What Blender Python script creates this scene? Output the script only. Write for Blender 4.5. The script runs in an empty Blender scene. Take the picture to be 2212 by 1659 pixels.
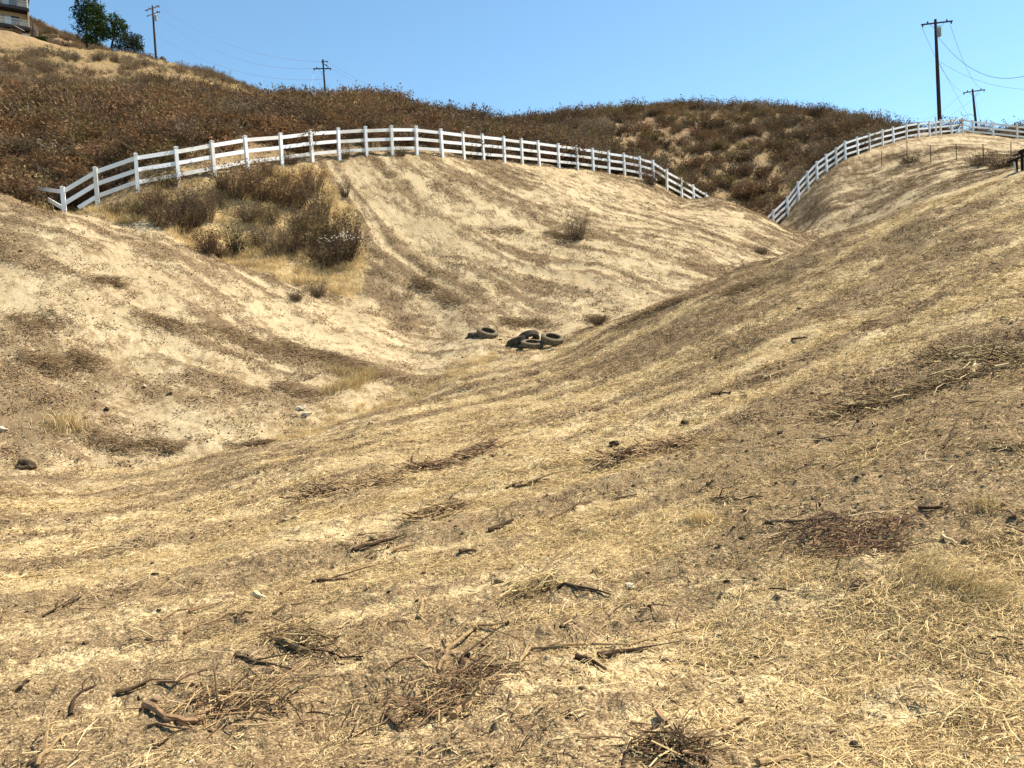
import bpy, math, random
import numpy as np
from mathutils import Vector, Matrix, Euler

S = bpy.context.scene
COL = S.collection
R = math.radians
rng = np.random.default_rng(7)
random.seed(7)

# ------------------------------------------------------------------ camera, sky, sun, exposure
F, CX, CY = 1670.0, 1106.0, 829.5          # focal length and centre, in a 2212 x 1659 frame
PITCH, ROLL = R(-2.0), R(-3.0)
cam_d = bpy.data.cameras.new('camera')
cam = bpy.data.objects.new('camera', cam_d)
COL.objects.link(cam)
cam_d.sensor_fit = 'HORIZONTAL'
cam_d.sensor_width = 36.0
cam_d.lens = 36.0 * F / 2212.0
cam_d.clip_end = 4000
cam_d.clip_start = 0.05
CAM_M = Matrix.Rotation(R(90) + PITCH, 3, 'X') @ Matrix.Rotation(ROLL, 3, 'Z')
cam.rotation_euler = CAM_M.to_euler()
S.camera = cam

SUN_AZ, SUN_EL = R(70), R(55)              # to the right of the view direction, high
world = bpy.data.worlds.new('World')
S.world = world
world.use_nodes = True
wn = world.node_tree
sky = wn.nodes.new('ShaderNodeTexSky')
sky.sky_type = 'NISHITA'
sky.sun_disc = False
sky.sun_elevation = SUN_EL
sky.sun_rotation = SUN_AZ
sky.altitude = 300
sky.air_density = 1.0
sky.dust_density = 0.0
sky.ozone_density = 2.0
sky_tint = wn.nodes.new('ShaderNodeMix')            # white balance of the picture
sky_tint.data_type = 'RGBA'
sky_tint.blend_type = 'MULTIPLY'
sky_tint.inputs[0].default_value = 1.0
sky_tint.inputs[7].default_value = (0.89, 1.05, 1.0, 1.0)
wn.links.new(sky.outputs[0], sky_tint.inputs[6])
wn.links.new(sky_tint.outputs[2], wn.nodes['Background'].inputs[0])
wn.nodes['Background'].inputs[1].default_value = 0.095
sun_d = bpy.data.lights.new('sun', 'SUN')
sun_d.energy = 5.0
sun_d.angle = R(0.53)
sun_d.color = (1.0, 0.89, 0.74)
sun = bpy.data.objects.new('sun', sun_d)
COL.objects.link(sun)
sun_dir = Vector((math.sin(SUN_AZ) * math.cos(SUN_EL), math.cos(SUN_AZ) * math.cos(SUN_EL), math.sin(SUN_EL)))
sun.rotation_euler = sun_dir.to_track_quat('Z', 'Y').to_euler()
S.view_settings.view_transform = 'Standard'
S.view_settings.look = 'None'
S.view_settings.exposure = 1.13
S.view_settings.gamma = 1.0
S.view_settings.use_curve_mapping = False
try:
    S.cycles.max_bounces = 5
    S.cycles.diffuse_bounces = 3
    S.cycles.transparent_max_bounces = 8
    S.cycles.use_adaptive_sampling = True
except Exception:
    pass

# ------------------------------------------------------------------ the lie of the land
MC = np.array(CAM_M)


def wpt(px, py, D):
    """world point seen in direction (px, py), D metres ahead of the eye"""
    px, py, D = np.broadcast_arrays(np.asarray(px, float), np.asarray(py, float), np.asarray(D, float))
    c = np.stack([(px - CX) / F * D, -(py - CY) / F * D, -D], -1)
    return c @ MC.T


def proj(P):
    c = np.asarray(P, float) @ MC
    return CX + F * c[..., 0] / -c[..., 2], CY - F * c[..., 1] / -c[..., 2]


def hashf(ix, iy, s):
    h = (ix.astype(np.int64) * 374761393 + iy.astype(np.int64) * 668265263 + s * 1442695041) & 0x7fffffff
    h = ((h ^ (h >> 13)) * 1274126177) & 0x7fffffff
    h = (h ^ (h >> 16)) & 0xffff
    return h / 32767.5 - 1.0


def vnoise(x, y, s=0):
    ix, iy = np.floor(x), np.floor(y)
    fx, fy = x - ix, y - iy
    fx = fx * fx * fx * (fx * (fx * 6 - 15) + 10)
    fy = fy * fy * fy * (fy * (fy * 6 - 15) + 10)
    a, b = hashf(ix, iy, s), hashf(ix + 1, iy, s)
    c, d = hashf(ix, iy + 1, s), hashf(ix + 1, iy + 1, s)
    return (a + (b - a) * fx) * (1 - fy) + (c + (d - c) * fx) * fy


def fbm(x, y, s=0, o=4, g=0.5):
    v, a, t = 0.0, 1.0, 0.0
    for i in range(o):
        v = v + a * vnoise(x * 2 ** i + 17.3 * i, y * 2 ** i - 9.1 * i, s + 31 * i)
        t += a
        a *= g
    return v / t


def sstep(a, b, x):
    t = np.clip((x - a) / (b - a), 0, 1)
    return t * t * (3 - 2 * t)


# white fence on the middle hill: post tops (direction) and distance
F1 = [(135.6, 405.5), (205.4, 363.4), (292.7, 333.4), (380.6, 319), (458.3, 306.2), (529.8, 295.2), (605.1, 288.7),
      (670.6, 281.7), (729.6, 277.7), (788.7, 275), (844.5, 273.3), (897.8, 273.8), (952.4, 280), (999.2, 285.7),
      (1041.7, 290.6), (1087.3, 295.6), (1125.7, 300.4), (1162.4, 305), (1205, 311), (1245.3, 316), (1279.5, 321),
      (1313.7, 326.7), (1347.2, 331.4), (1381.2, 338.3), (1410, 347), (1439.5, 366.6), (1471, 384.2), (1497.3, 399.8),
      (1525, 417), (1549, 434)]
F1D = np.interp([p[0] for p in F1], [135, 210, 295, 385, 460, 605, 730, 850, 955, 1040, 1130, 1210, 1285, 1385, 1440, 1500, 1550],
                [28, 28.2, 28.6, 29.4, 30.3, 32.8, 35, 36.5, 38.3, 40.5, 42.8, 45, 47, 49.5, 51, 53.5, 55.5])
F2 = [(1650, 474), (1669.8, 454.6), (1700.7, 425), (1723.8, 393.3), (1744.3, 370.3), (1764, 349.2), (1784.8, 333.7), (1805.3, 319.7),
      (1825, 305), (1851.7, 296.6), (1877.5, 288.8), (1905.6, 280.3), (1929, 274.7), (1957.6, 267.7), (1983, 264),
      (2007, 262), (2031, 259.2), (2054.6, 257.3), (2078.7, 255), (2101.2, 260), (2144.8, 264), (2196.8, 269.7), (2250, 276), (2303, 283)]
F2D = np.interp([p[0] for p in F2], [1650, 1670, 1825, 1957, 2079, 2303], [54.5, 55, 58.5, 64, 69.5, 72])
POST_H = 1.36
F1_TOP = wpt([p[0] for p in F1], [p[1] for p in F1], F1D)
F2_TOP = wpt([p[0] for p in F2], [p[1] for p in F2], F2D)
F1_BASE = F1_TOP - np.array([0, 0, POST_H])
F2_BASE = F2_TOP - np.array([0, 0, POST_H - 0.06])

# survey points: (px, py, D)
G = [
 # near ground in front of the viewer
 (0, 1659, 3.45), (553, 1659, 3.25), (1106, 1659, 3.05), (1659, 1659, 2.8), (2212, 1659, 2.6),
 (0, 1400, 5.15), (553, 1400, 4.75), (1106, 1400, 4.4), (1659, 1400, 3.9), (2212, 1400, 3.45),
 (0, 1200, 8.2), (553, 1200, 7.2), (1106, 1200, 6.2), (1659, 1200, 5.1), (2212, 1200, 4.2),
 (0, 1080, 11.2), (553, 1000, 12.6), (800, 960, 12.6), (1106, 1000, 9.7), (1659, 1000, 7.4), (2212, 1000, 5.3),
 (1106, 880, 14.8), (1400, 850, 13.2), (1659, 850, 10.6), (1950, 850, 8.6), (2212, 850, 7.0),
 (1400, 740, 18), (1659, 700, 15.3), (1950, 700, 12), (2212, 700, 9.7),
 (1659, 610, 19.3), (1950, 550, 17), (2212, 550, 14), (2212, 440, 17.6),
 # brow of the right slope and the dip behind it
 (2212, 362, 21), (2000, 432, 21.5), (1770, 517, 22), (1600, 582, 22), (1430, 652, 22.5), (1300, 707, 22.5), (1220, 743, 22.3),
 (2212, 420, 26), (2000, 490, 27), (1770, 565, 28), (1600, 625, 27.5), (1430, 672, 25.5), (1300, 700, 24.5),
 # valley floor
 (1050, 728, 24), (1190, 748, 22.6), (1120, 706, 25.5), (1040, 777, 21.5), (880, 838, 19.3), (650, 908, 17), (400, 958, 15.6), (200, 988, 14.8),
 (0, 1010, 14),
 # left hill
 (0, 425, 26.5), (150, 457, 26.3), (270, 490, 26.3), (400, 535, 26.3), (500, 579, 26.2), (650, 633, 26), (800, 684, 25.5), (950, 731, 25),
 (0, 850, 16.5), (0, 700, 19), (0, 560, 22), (300, 850, 18), (300, 700, 20.6), (300, 590, 23), (600, 800, 20.3), (600, 715, 22.6),
 (800, 752, 22.8), (450, 660, 22.6),
 # gully behind it
 (100, 458, 27.3), (270, 478, 27.7), (400, 520, 27.8), (500, 560, 28), (650, 612, 27.6), (750, 645, 27.2), (840, 680, 26.6), (950, 712, 26),
 (450, 440, 29.3), (600, 480, 30), (750, 500, 31), (650, 400, 32.3), (750, 410, 33.2),
 # middle hill
 (850, 610, 28.5), (1000, 640, 27.8), (1100, 680, 26.6), (1300, 640, 27.8), (1400, 600, 29.8), (1300, 560, 31), (1000, 540, 31), (1500, 560, 33),
 (1250, 480, 35.5), (1000, 440, 34.5), (1500, 495, 39), (1650, 520, 41), (850, 430, 33.8), (1300, 410, 42.8), (1450, 440, 47.5),
 (1600, 575, 34), (1540, 432, 53), (1655, 470, 50), (1770, 514, 46),
 (1560, 470, 58), (1640, 500, 57), (1720, 510, 52), (1800, 530, 46),
 # right far hill
 (1800, 470, 48.5), (1850, 430, 50.5), (2000, 420, 44), (2212, 395, 36), (2212, 355, 44), (2000, 352, 53.5), (2125, 357, 48.5), (1905, 350, 57), (1900, 400, 51.5),
 (2050, 320, 56), (1960, 320, 59), (2200, 322, 57), (1860, 370, 56.5), (1780, 440, 52),
 (2000, 318, 80), (2080, 310, 80), (2200, 318, 85), (1960, 330, 100), (2200, 330, 120),
 # brush hill behind the fences
 (0, 412, 30), (0, 330, 36), (0, 230, 52), (0, 140, 80), (0, 100, 98), (130, 360, 33), (300, 300, 37), (300, 225, 55), (300, 170, 82),
 (450, 285, 36), (450, 258, 46), (450, 228, 62), (700, 264, 46), (700, 242, 62),
 (600, 268, 44), (600, 240, 60), (600, 213, 84), (850, 285, 46), (850, 255, 60), (850, 233, 80), (720, 222, 85),
 (1000, 310, 50), (1000, 278, 66), (1000, 262, 82), (1100, 275, 90), (1130, 310, 62),
 (1250, 345, 58), (1250, 295, 70), (1250, 256, 88), (1450, 400, 62), (1450, 340, 70), (1450, 290, 78), (1450, 243, 92), (1350, 247, 90),
 (1650, 440, 64), (1650, 350, 72), (1650, 290, 80), (1650, 247, 92), (1750, 350, 72), (1800, 300, 80), (1800, 258, 92), (1900, 272, 92), (1700, 400, 66),
 (1450, 275, 130), (1650, 280, 130), (1250, 285, 130), (850, 250, 115), (600, 232, 108), (1000, 295, 115), (1800, 290, 130),
 # pale ridge up left and the far hill behind the house
 (0, 68, 118), (52, 75, 118), (99, 94, 118), (174, 106.6, 118), (248, 113, 118), (310, 124, 118), (337, 131.5, 118), (394, 149, 115), (491, 174, 110), (545, 197, 102),
 (0, 60, 126), (100, 97, 128), (250, 122, 130), (400, 162, 130), (520, 200, 125), (700, 240, 135),
 (-30, 8, 175), (64.5, 37, 175), (134, 66, 175), (236, 110, 175), (330, 150, 170),
 (0, 60, 260), (200, 140, 260), (500, 260, 220), (1000, 330, 220), (1500, 330, 220), (2100, 360, 220),
 (0, 420, 700), (700, 460, 700), (1500, 480, 700), (2200, 480, 700),
]
G += [(-500, p[1] + (20 if p[2] < 15 else -40), p[2]) for p in G if p[0] <= 0 and p[2] < 600]
G += [(2650, p[1] - (10 if p[2] < 12 else (55 if p[2] < 25 else -10)), p[2]) for p in G if p[0] >= 2195]
G += [(-500, 420, 700), (2700, 480, 700)]
GP = wpt([g[0] for g in G], [g[1] for g in G], [g[2] for g in G])
GP = np.vstack([GP, F1_BASE, F2_BASE[1:]])
AK, RK = 16.7, 6.0


def uv(x, y):
    r = np.hypot(x, y)
    return np.arctan2(x, y) * AK, np.log(np.maximum(r, 0.5)) * RK


def tps(d2):
    return 0.5 * d2 * np.log(d2 + 1e-12)


gu, gv = uv(GP[:, 0], GP[:, 1])
gt = GP[:, 2] / np.hypot(GP[:, 0], GP[:, 1])
n = len(gu)
K = tps((gu[:, None] - gu) ** 2 + (gv[:, None] - gv) ** 2) + np.eye(n) * 0.015
Pm = np.stack([np.ones(n), gu, gv], 1)
A = np.zeros((n + 3, n + 3))
A[:n, :n] = K
A[:n, n:] = Pm
A[n:, :n] = Pm.T
sol = np.linalg.solve(A, np.concatenate([gt, np.zeros(3)]))
# tabulate on a log-polar table
TA = np.linspace(-0.95, 0.95, 381)
TV = np.linspace(math.log(2.4), math.log(760), 420)
tu, tv = np.meshgrid(TA * AK, TV * RK, indexing='ij')
tab = np.zeros(tu.size)
fu, fv = tu.ravel(), tv.ravel()
for i in range(0, fu.size, 20000):
    d2 = (fu[i:i + 20000, None] - gu) ** 2 + (fv[i:i + 20000, None] - gv) ** 2
    tab[i:i + 20000] = tps(d2) @ sol[:n] + sol[n] + sol[n + 1] * fu[i:i + 20000] + sol[n + 2] * fv[i:i + 20000]
tab = tab.reshape(tu.shape)


def base_z(x, y):
    x, y = np.asarray(x, float), np.asarray(y, float)
    r = np.hypot(x, y)
    a = np.arctan2(x, y)
    rc = np.clip(r, 2.45, 750)
    ia = np.clip((np.clip(a, -0.94, 0.94) - TA[0]) / (TA[1] - TA[0]), 0, len(TA) - 1.001)
    iv = np.clip((np.log(rc) - TV[0]) / (TV[1] - TV[0]), 0, len(TV) - 1.001)
    i0, j0 = ia.astype(int), iv.astype(int)
    fa, fr = ia - i0, iv - j0
    t = (tab[i0, j0] * (1 - fa) + tab[i0 + 1, j0] * fa) * (1 - fr) + (tab[i0, j0 + 1] * (1 - fa) + tab[i0 + 1, j0 + 1] * fa) * fr
    z = t * rc
    w = sstep(0.85, 1.5, np.abs(a))
    z = z * (1 - w) + w * (-1.6 - 0.01 * r)
    k = sstep(1.2, 2.6, r)
    return z * k + (1 - k) * -1.62


# plan-view boundaries as distance over bearing
def bearing_curve(pts):
    P = wpt(*np.array(pts, float).T)
    a, r = np.arctan2(P[:, 0], P[:, 1]), np.hypot(P[:, 0], P[:, 1])
    o = np.argsort(a)
    return a[o], r[o]


_fa = np.arctan2(F1_BASE[:, 0], F1_BASE[:, 1]); _fr = np.hypot(F1_BASE[:, 0], F1_BASE[:, 1])
_ga = np.arctan2(F2_BASE[:, 0], F2_BASE[:, 1]); _gr = np.hypot(F2_BASE[:, 0], F2_BASE[:, 1])
FENCE_A = np.concatenate([[-0.9, _fa[0] - 0.02], _fa, _ga, [0.9]])
FENCE_R = np.concatenate([[29.5, _fr[0]], _fr, _gr, [_gr[-1] + 6]])
VAL_A, VAL_R = bearing_curve([(-500, 1040, 13), (0, 1010, 14), (200, 988, 14.8), (400, 958, 15.6), (650, 908, 17), (880, 838, 19.3),
                              (1040, 777, 21.5), (1220, 743, 23), (1430, 652, 23.5), (1600, 582, 23.2), (1770, 517, 23), (2000, 432, 22.5), (2212, 362, 22), (2650, 300, 22)])
LH_A, LH_R = bearing_curve([(-500, 400, 26.5), (0, 425, 27), (150, 457, 26.8), (270, 490, 26.8), (400, 535, 26.8), (500, 579, 26.8), (650, 633, 26.6), (800, 684, 26),
                            (950, 731, 25.3), (1040, 760, 23.5), (1120, 760, 21)])


def in_poly(x, y, poly):
    inside = np.zeros(np.shape(x), bool)
    j = len(poly) - 1
    for i in range(len(poly)):
        xi, yi = poly[i]; xj, yj = poly[j]
        c = ((yi > y) != (yj > y)) & (x < (xj - xi) * (y - yi) / (yj - yi + 1e-12) + xi)
        inside ^= c
        j = i
    return inside


GULLY = [tuple(p[:2]) for p in wpt(*np.array([(150, 455, 27.6), (270, 490, 27), (400, 535, 27), (500, 580, 27), (640, 625, 27), (770, 655, 27.2), (790, 570, 29.5),
                                              (780, 480, 31.6), (720, 400, 33.2), (690, 355, 34), (600, 360, 32.7), (460, 375, 30.3), (300, 415, 28.7), (140, 450, 28.1)], float).T)]
HUB = np.array([-13.0, 41.5])          # hill shoulder from which the tractor passes fan out


def zones(x, y):
    x, y = np.asarray(x, float), np.asarray(y, float)
    a, r = np.arctan2(x, y), np.hypot(x, y)
    fr = np.interp(a, FENCE_A, FENCE_R)
    wob = 0.35 * fbm(x * 0.9, y * 0.9, 5, 2)
    brush = sstep(0.0, 1.2, r - fr + wob)
    vr = np.interp(a, VAL_A, VAL_R)
    straw = 1 - sstep(-0.8, 0.9, r - vr + 2 * wob)
    lr = np.interp(a, LH_A, LH_R)
    left = (1 - straw) * (1 - sstep(-0.3, 0.5, r - lr)) * (a < 0.03)
    gully = in_poly(x + wob, y + wob, GULLY).astype(float)
    soft = 1 - sstep(-5.0, 2.0, r - vr + 5 * wob)
    return dict(a=a, r=r, brush=brush, straw=straw, left=left, gully=gully, soft=soft, dv=r - vr)


def streaks(x, y, zn):
    """0..1 share of dark chopped litter left in rows by the tractor"""
    # middle hill: rows fan out from the hilltop
    dx, dy = x - HUB[0], y - HUB[1]
    th, rr = np.arctan2(dx, -dy), np.hypot(dx, dy)
    wv = 0.05 * fbm(x * 0.25, y * 0.25, 11, 2)
    mid = 0.8 * fbm((th + wv) * 17, rr * 0.06, 3, 3, 0.6) + (0.75 + 0.8 * fbm(x * .16, y * .16, 9, 2)) * fbm((th + 1.6 * wv) * 44, rr * 0.10, 4, 2) + 0.75 * fbm(x * 0.3, y * 0.3, 8, 4)
    # far right hill: short smears along the contour
    rh = 0.8 * fbm(x * 0.25, y * 0.75, 33, 3, 0.6) + 0.6 * fbm(x * 0.5, y * 2.0, 34, 2) + 0.2
    mid = np.where((zn['a'] > 0.30) & (zn['r'] > 40), rh, mid)
    # right slope: rows along the slope
    ux, uy = 0.94 * x + 0.34 * y, -0.34 * x + 0.94 * y
    uy = uy + 0.25 * fbm(x * 0.3, y * 0.3, 21, 2)
    fr = 1.15 * fbm(ux * 0.10, uy * 1.25, 13, 3, 0.6) + 0.95 * fbm(ux * 0.25, uy * 3.6, 14, 2) + 0.6 * fbm(x * 0.45, y * 0.45, 18, 3) + 1.5 * sstep(0.12, 0.36, zn['a']) * (1 - sstep(8.5, 13, zn['r'])) * sstep(4.6, 5.6, zn['r'] + 0.5 * fbm(x, y, 20, 2)) - 0.30 * (1 - sstep(4.2, 5.4, zn['r'])) * sstep(0.0, 0.2, zn['a']) + 0.22 * (1 - sstep(3.9, 5.4, zn['r'])) * (1 - sstep(-0.05, 0.15, zn['a'])) - 0.05
    # left hill: rows run down to the right
    lx, ly = 0.965 * x - 0.262 * y, 0.262 * x + 0.965 * y
    ly = ly + 0.3 * fbm(x * 0.2, y * 0.2, 22, 2)
    lh = 1.1 * fbm(lx * 0.10, ly * 0.95, 23, 3, 0.6) + 0.8 * fbm(lx * 0.25, ly * 3.0, 24, 2) + 0.75 * fbm(x * 0.3, y * 0.3, 28, 3)
    w = 1 - sstep(-1.6, 1.6, zn['dv'] + 1.5 * fbm(x * .5, y * .5, 19, 2))
    s = w * fr + (1 - w) * np.where(zn['left'] > 0.4, lh, mid)
    return s


def detail_z(x, y, zn, s):
    near = 1 - sstep(9, 22, zn['r'])
    z = s * (0.055 - 0.025 * near) + 0.07 * fbm(x * 0.8, y * 0.8, 41, 3)
    z = z + 0.036 * fbm(x * 3.1, y * 3.1, 42, 3)
    cl = fbm(x * 9.0, y * 9.0, 43, 2)
    z = z + (0.010 + 0.022 * np.clip(s + 0.2, 0, 1)) * np.maximum(cl, 0) * 1.6
    z = z + near * 0.011 * fbm(x * 27, y * 27, 44, 3, .6)
    z = z + zn['brush'] * 0.5 * fbm(x * 0.16, y * 0.16, 45, 3)
    # the crease where the two slopes meet
    cw = sstep(-.62, -.45, zn['a']) * (1 - sstep(-.13, -.06, zn['a']))
    z = z - cw * 0.42 * np.exp(-np.abs(zn['dv'] + 0.3 * fbm(x * .6, y * .6, 47, 2)) / 1.1)
    return z * sstep(1.0, 2.4, zn['r'])


def gz(x, y):
    zn = zones(x, y)
    return base_z(x, y) + detail_z(np.asarray(x, float), np.asarray(y, float), zn, streaks(np.asarray(x, float), np.asarray(y, float), zn))


_rr = np.exp(np.linspace(math.log(2.3), math.log(300), 700))


def at(px, py):
    """ground point seen in direction (px, py)"""
    d = wpt(px, py, 1.0)
    h = math.hypot(d[0], d[1])
    P = d[None] / h * _rr[:, None]
    below = P[:, 2] <= base_z(P[:, 0], P[:, 1]) + 0.12
    i = max(int(np.argmax(below)) if below.any() else len(_rr) - 1, 1)
    rr_ = np.linspace(_rr[i - 1], _rr[i - 1] * 1.12, 70)
    for k in range(2):
        P = d[None] / h * rr_[:, None]
        below = P[:, 2] <= gz(P[:, 0], P[:, 1])
        i = max(int(np.argmax(below)) if below.any() else len(rr_) - 1, 1)
        lo, hi = rr_[i - 1], rr_[i]
        rr_ = np.linspace(lo, hi, 10)
    p = d / h * hi
    return Vector((p[0], p[1], float(gz(p[0], p[1]))))


def pd(px, D, py0=400):
    """ground point in column px, D metres ahead"""
    py = py0
    for _ in range(6):
        p = wpt(px, py, D)
        z = float(gz(p[0], p[1]))
        py = proj(np.array([p[0], p[1], z]))[1]
    p = wpt(px, py, D)
    return Vector((p[0], p[1], float(gz(p[0], p[1]))))

# ------------------------------------------------------------------ materials
def new_mat(name):
    m = bpy.data.materials.new(name)
    m.use_nodes = True
    nt = m.node_tree
    b = nt.nodes['Principled BSDF']
    b.inputs['Roughness'].default_value = 0.9
    b.inputs['Specular IOR Level'].default_value = 0.15
    return m, nt, b


def nd(nt, t, **kw):
    k = nt.nodes.new(t)
    for a, v in kw.items():
        if a in k.inputs: k.inputs[a].default_value = v
        else: setattr(k, a, v)
    return k


def mixc(nt, fac, a, b, mode='MIX'):
    k = nt.nodes.new('ShaderNodeMix')
    k.data_type = 'RGBA'
    k.blend_type = mode
    for s, v in ((0, fac), (6, a), (7, b)):
        if hasattr(v, 'links') or hasattr(v, 'is_linked'): nt.links.new(v, k.inputs[s])
        elif s == 0: k.inputs[0].default_value = v
        else: k.inputs[s].default_value = (*v, 1) if len(v) == 3 else v
    return k.outputs[2]


def noise(nt, scale, detail=4, rough=0.6, vec=None, dist=0.0):
    k = nd(nt, 'ShaderNodeTexNoise', Scale=scale, Detail=detail, Roughness=rough, Distortion=dist)
    if vec is not None: nt.links.new(vec, k.inputs['Vector'])
    return k.outputs['Fac']


def ramp(nt, fac, lo, hi, a=0.0, b=1.0):
    k = nt.nodes.new('ShaderNodeMapRange')
    k.inputs[1].default_value, k.inputs[2].default_value, k.inputs[3].default_value, k.inputs[4].default_value = lo, hi, a, b
    nt.links.new(fac, k.inputs[0])
    return k.outputs[0]


def mth(nt, op, a, b=None):
    k = nt.nodes.new('ShaderNodeMath')
    k.operation = op
    for i, v in enumerate((a, b)):
        if v is None: continue
        if hasattr(v, 'is_linked'): nt.links.new(v, k.inputs[i])
        else: k.inputs[i].default_value = v
    return k.outputs[0]


def simple(name, c, c2=None, scale=8.0, rough=0.9, rnd=0.0, bump=0.0, spec=0.15, metal=0.0, detail=4):
    """two-tone noise colour, optional per-object brightness spread"""
    m, nt, b = new_mat(name)
    tc = nd(nt, 'ShaderNodeTexCoord').outputs['Object']
    c2 = c2 or tuple(v * 0.75 for v in c)
    f = noise(nt, scale, detail, 0.6, tc)
    col = mixc(nt, ramp(nt, f, 0.32, 0.68), c, c2)
    if rnd:
        oi = nd(nt, 'ShaderNodeObjectInfo')
        v = ramp(nt, oi.outputs['Random'], 0, 1, 1 - rnd, 1 + rnd)
        hs = nd(nt, 'ShaderNodeHueSaturation')
        nt.links.new(v, hs.inputs['Value'])
        nt.links.new(ramp(nt, mth(nt, 'FRACT', mth(nt, 'MULTIPLY', oi.outputs['Random'], 7.31)), 0, 1, 0.485, 0.515), hs.inputs['Hue'])
        nt.links.new(col, hs.inputs['Color'])
        col = hs.outputs[0]
    nt.links.new(col, b.inputs['Base Color'])
    b.inputs['Roughness'].default_value = rough
    b.inputs['Specular IOR Level'].default_value = spec
    b.inputs['Metallic'].default_value = metal
    if bump:
        bp = nd(nt, 'ShaderNodeBump', Strength=bump, Distance=0.02)
        nt.links.new(f, bp.inputs['Height'])
        nt.links.new(bp.outputs[0], b.inputs['Normal'])
    return m


def leafy(name, c, c2, rnd=0.3, trans=0.25):
    """each leaf or blade takes its own tone between two colours"""
    m, nt, b = new_mat(name)
    out = nt.nodes['Material Output']
    gi = nd(nt, 'ShaderNodeNewGeometry')
    oi = nd(nt, 'ShaderNodeObjectInfo')
    col = mixc(nt, gi.outputs['Random Per Island'], c, c2)
    hs = nd(nt, 'ShaderNodeHueSaturation')
    nt.links.new(ramp(nt, oi.outputs['Random'], 0, 1, 1 - rnd, 1 + rnd), hs.inputs['Value'])
    nt.links.new(col, hs.inputs['Color'])
    df = nd(nt, 'ShaderNodeBsdfDiffuse')
    tr = nd(nt, 'ShaderNodeBsdfTranslucent')
    mx = nd(nt, 'ShaderNodeMixShader')
    mx.inputs[0].default_value = trans
    for k_ in (df, tr): nt.links.new(hs.outputs[0], k_.inputs[0])
    nt.links.new(df.outputs[0], mx.inputs[1]); nt.links.new(tr.outputs[0], mx.inputs[2])
    nt.links.new(mx.outputs[0], out.inputs[0])
    nt.nodes.remove(b)
    return m


def ground_material():
    m, nt, b = new_mat('ground_soil')
    tc = nd(nt, 'ShaderNodeTexCoord').outputs['Object']
    at_ = {}
    for k in ('straw', 'mulch', 'brush', 'grass', 'tone', 'grain'):
        a = nd(nt, 'ShaderNodeAttribute', attribute_name=k)
        at_[k] = a.outputs['Fac']
    n3 = noise(nt, 75.0, 2, 0.7, tc)
    n4 = noise(nt, 11.0, 4, 0.75, tc, 1.0)
    n1, n2 = at_['tone'], at_['grain']
    dirt = mixc(nt, n1, (0.53, 0.43, 0.265), (0.42, 0.33, 0.195))
    dirt = mixc(nt, ramp(nt, n2, 0.50, 0.95), dirt, (0.31, 0.23, 0.125))
    dirt = mixc(nt, ramp(nt, n4, 0.56, 0.72, 0.0, 0.5), dirt, (0.22, 0.155, 0.082))
    stw = mixc(nt, n1, (0.60, 0.475, 0.265), (0.45, 0.34, 0.175))
    stw = mixc(nt, ramp(nt, n4, 0.46, 0.70), stw, (0.23, 0.155, 0.066))
    col = mixc(nt, at_['straw'], dirt, stw)
    dry = mixc(nt, n2, (0.29, 0.205, 0.118), (0.15, 0.102, 0.06))
    col = mixc(nt, at_['brush'], col, dry)
    gr = mixc(nt, ramp(nt, n4, 0.35, 0.65), (0.56, 0.435, 0.22), (0.36, 0.255, 0.12))
    col = mixc(nt, at_['grass'], col, gr)
    # chopped brown litter, broken up
    mm = mth(nt, 'ADD', at_['mulch'], mth(nt, 'MULTIPLY', mth(nt, 'SUBTRACT', n2, 0.5), 0.55))
    mm = mth(nt, 'ADD', mm, mth(nt, 'MULTIPLY', mth(nt, 'SUBTRACT', n4, 0.5), 2.6))
    mm = mth(nt, 'ADD', mm, mth(nt, 'MULTIPLY', mth(nt, 'SUBTRACT', n3, 0.5), 1.2))
    mk = mth(nt, 'MULTIPLY', ramp(nt, mm, 0.34, 0.95), 0.82)
    mul = mixc(nt, ramp(nt, n3, 0.38, 0.62), (0.215, 0.150, 0.085), (0.085, 0.056, 0.030))
    col = mixc(nt, mk, col, mul)
    # fine grit and chaff: light and dark flecks
    col = mixc(nt, ramp(nt, n3, 0.49, 0.64, 0.0, 0.78), col, (0.095, 0.062, 0.030))
    col = mixc(nt, mth(nt, 'MULTIPLY', ramp(nt, n3, 0.44, 0.30, 0.0, 0.6), at_['straw']), col, (0.62, 0.475, 0.25))
    nt.links.new(col, b.inputs['Base Color'])
    b.inputs['Roughness'].default_value = 0.95
    b.inputs['Specular IOR Level'].default_value = 0.05
    bp = nd(nt, 'ShaderNodeBump', Strength=0.9, Distance=0.05)
    nt.links.new(n4, bp.inputs['Height'])
    nt.links.new(bp.outputs[0], b.inputs['Normal'])
    return m


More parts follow.
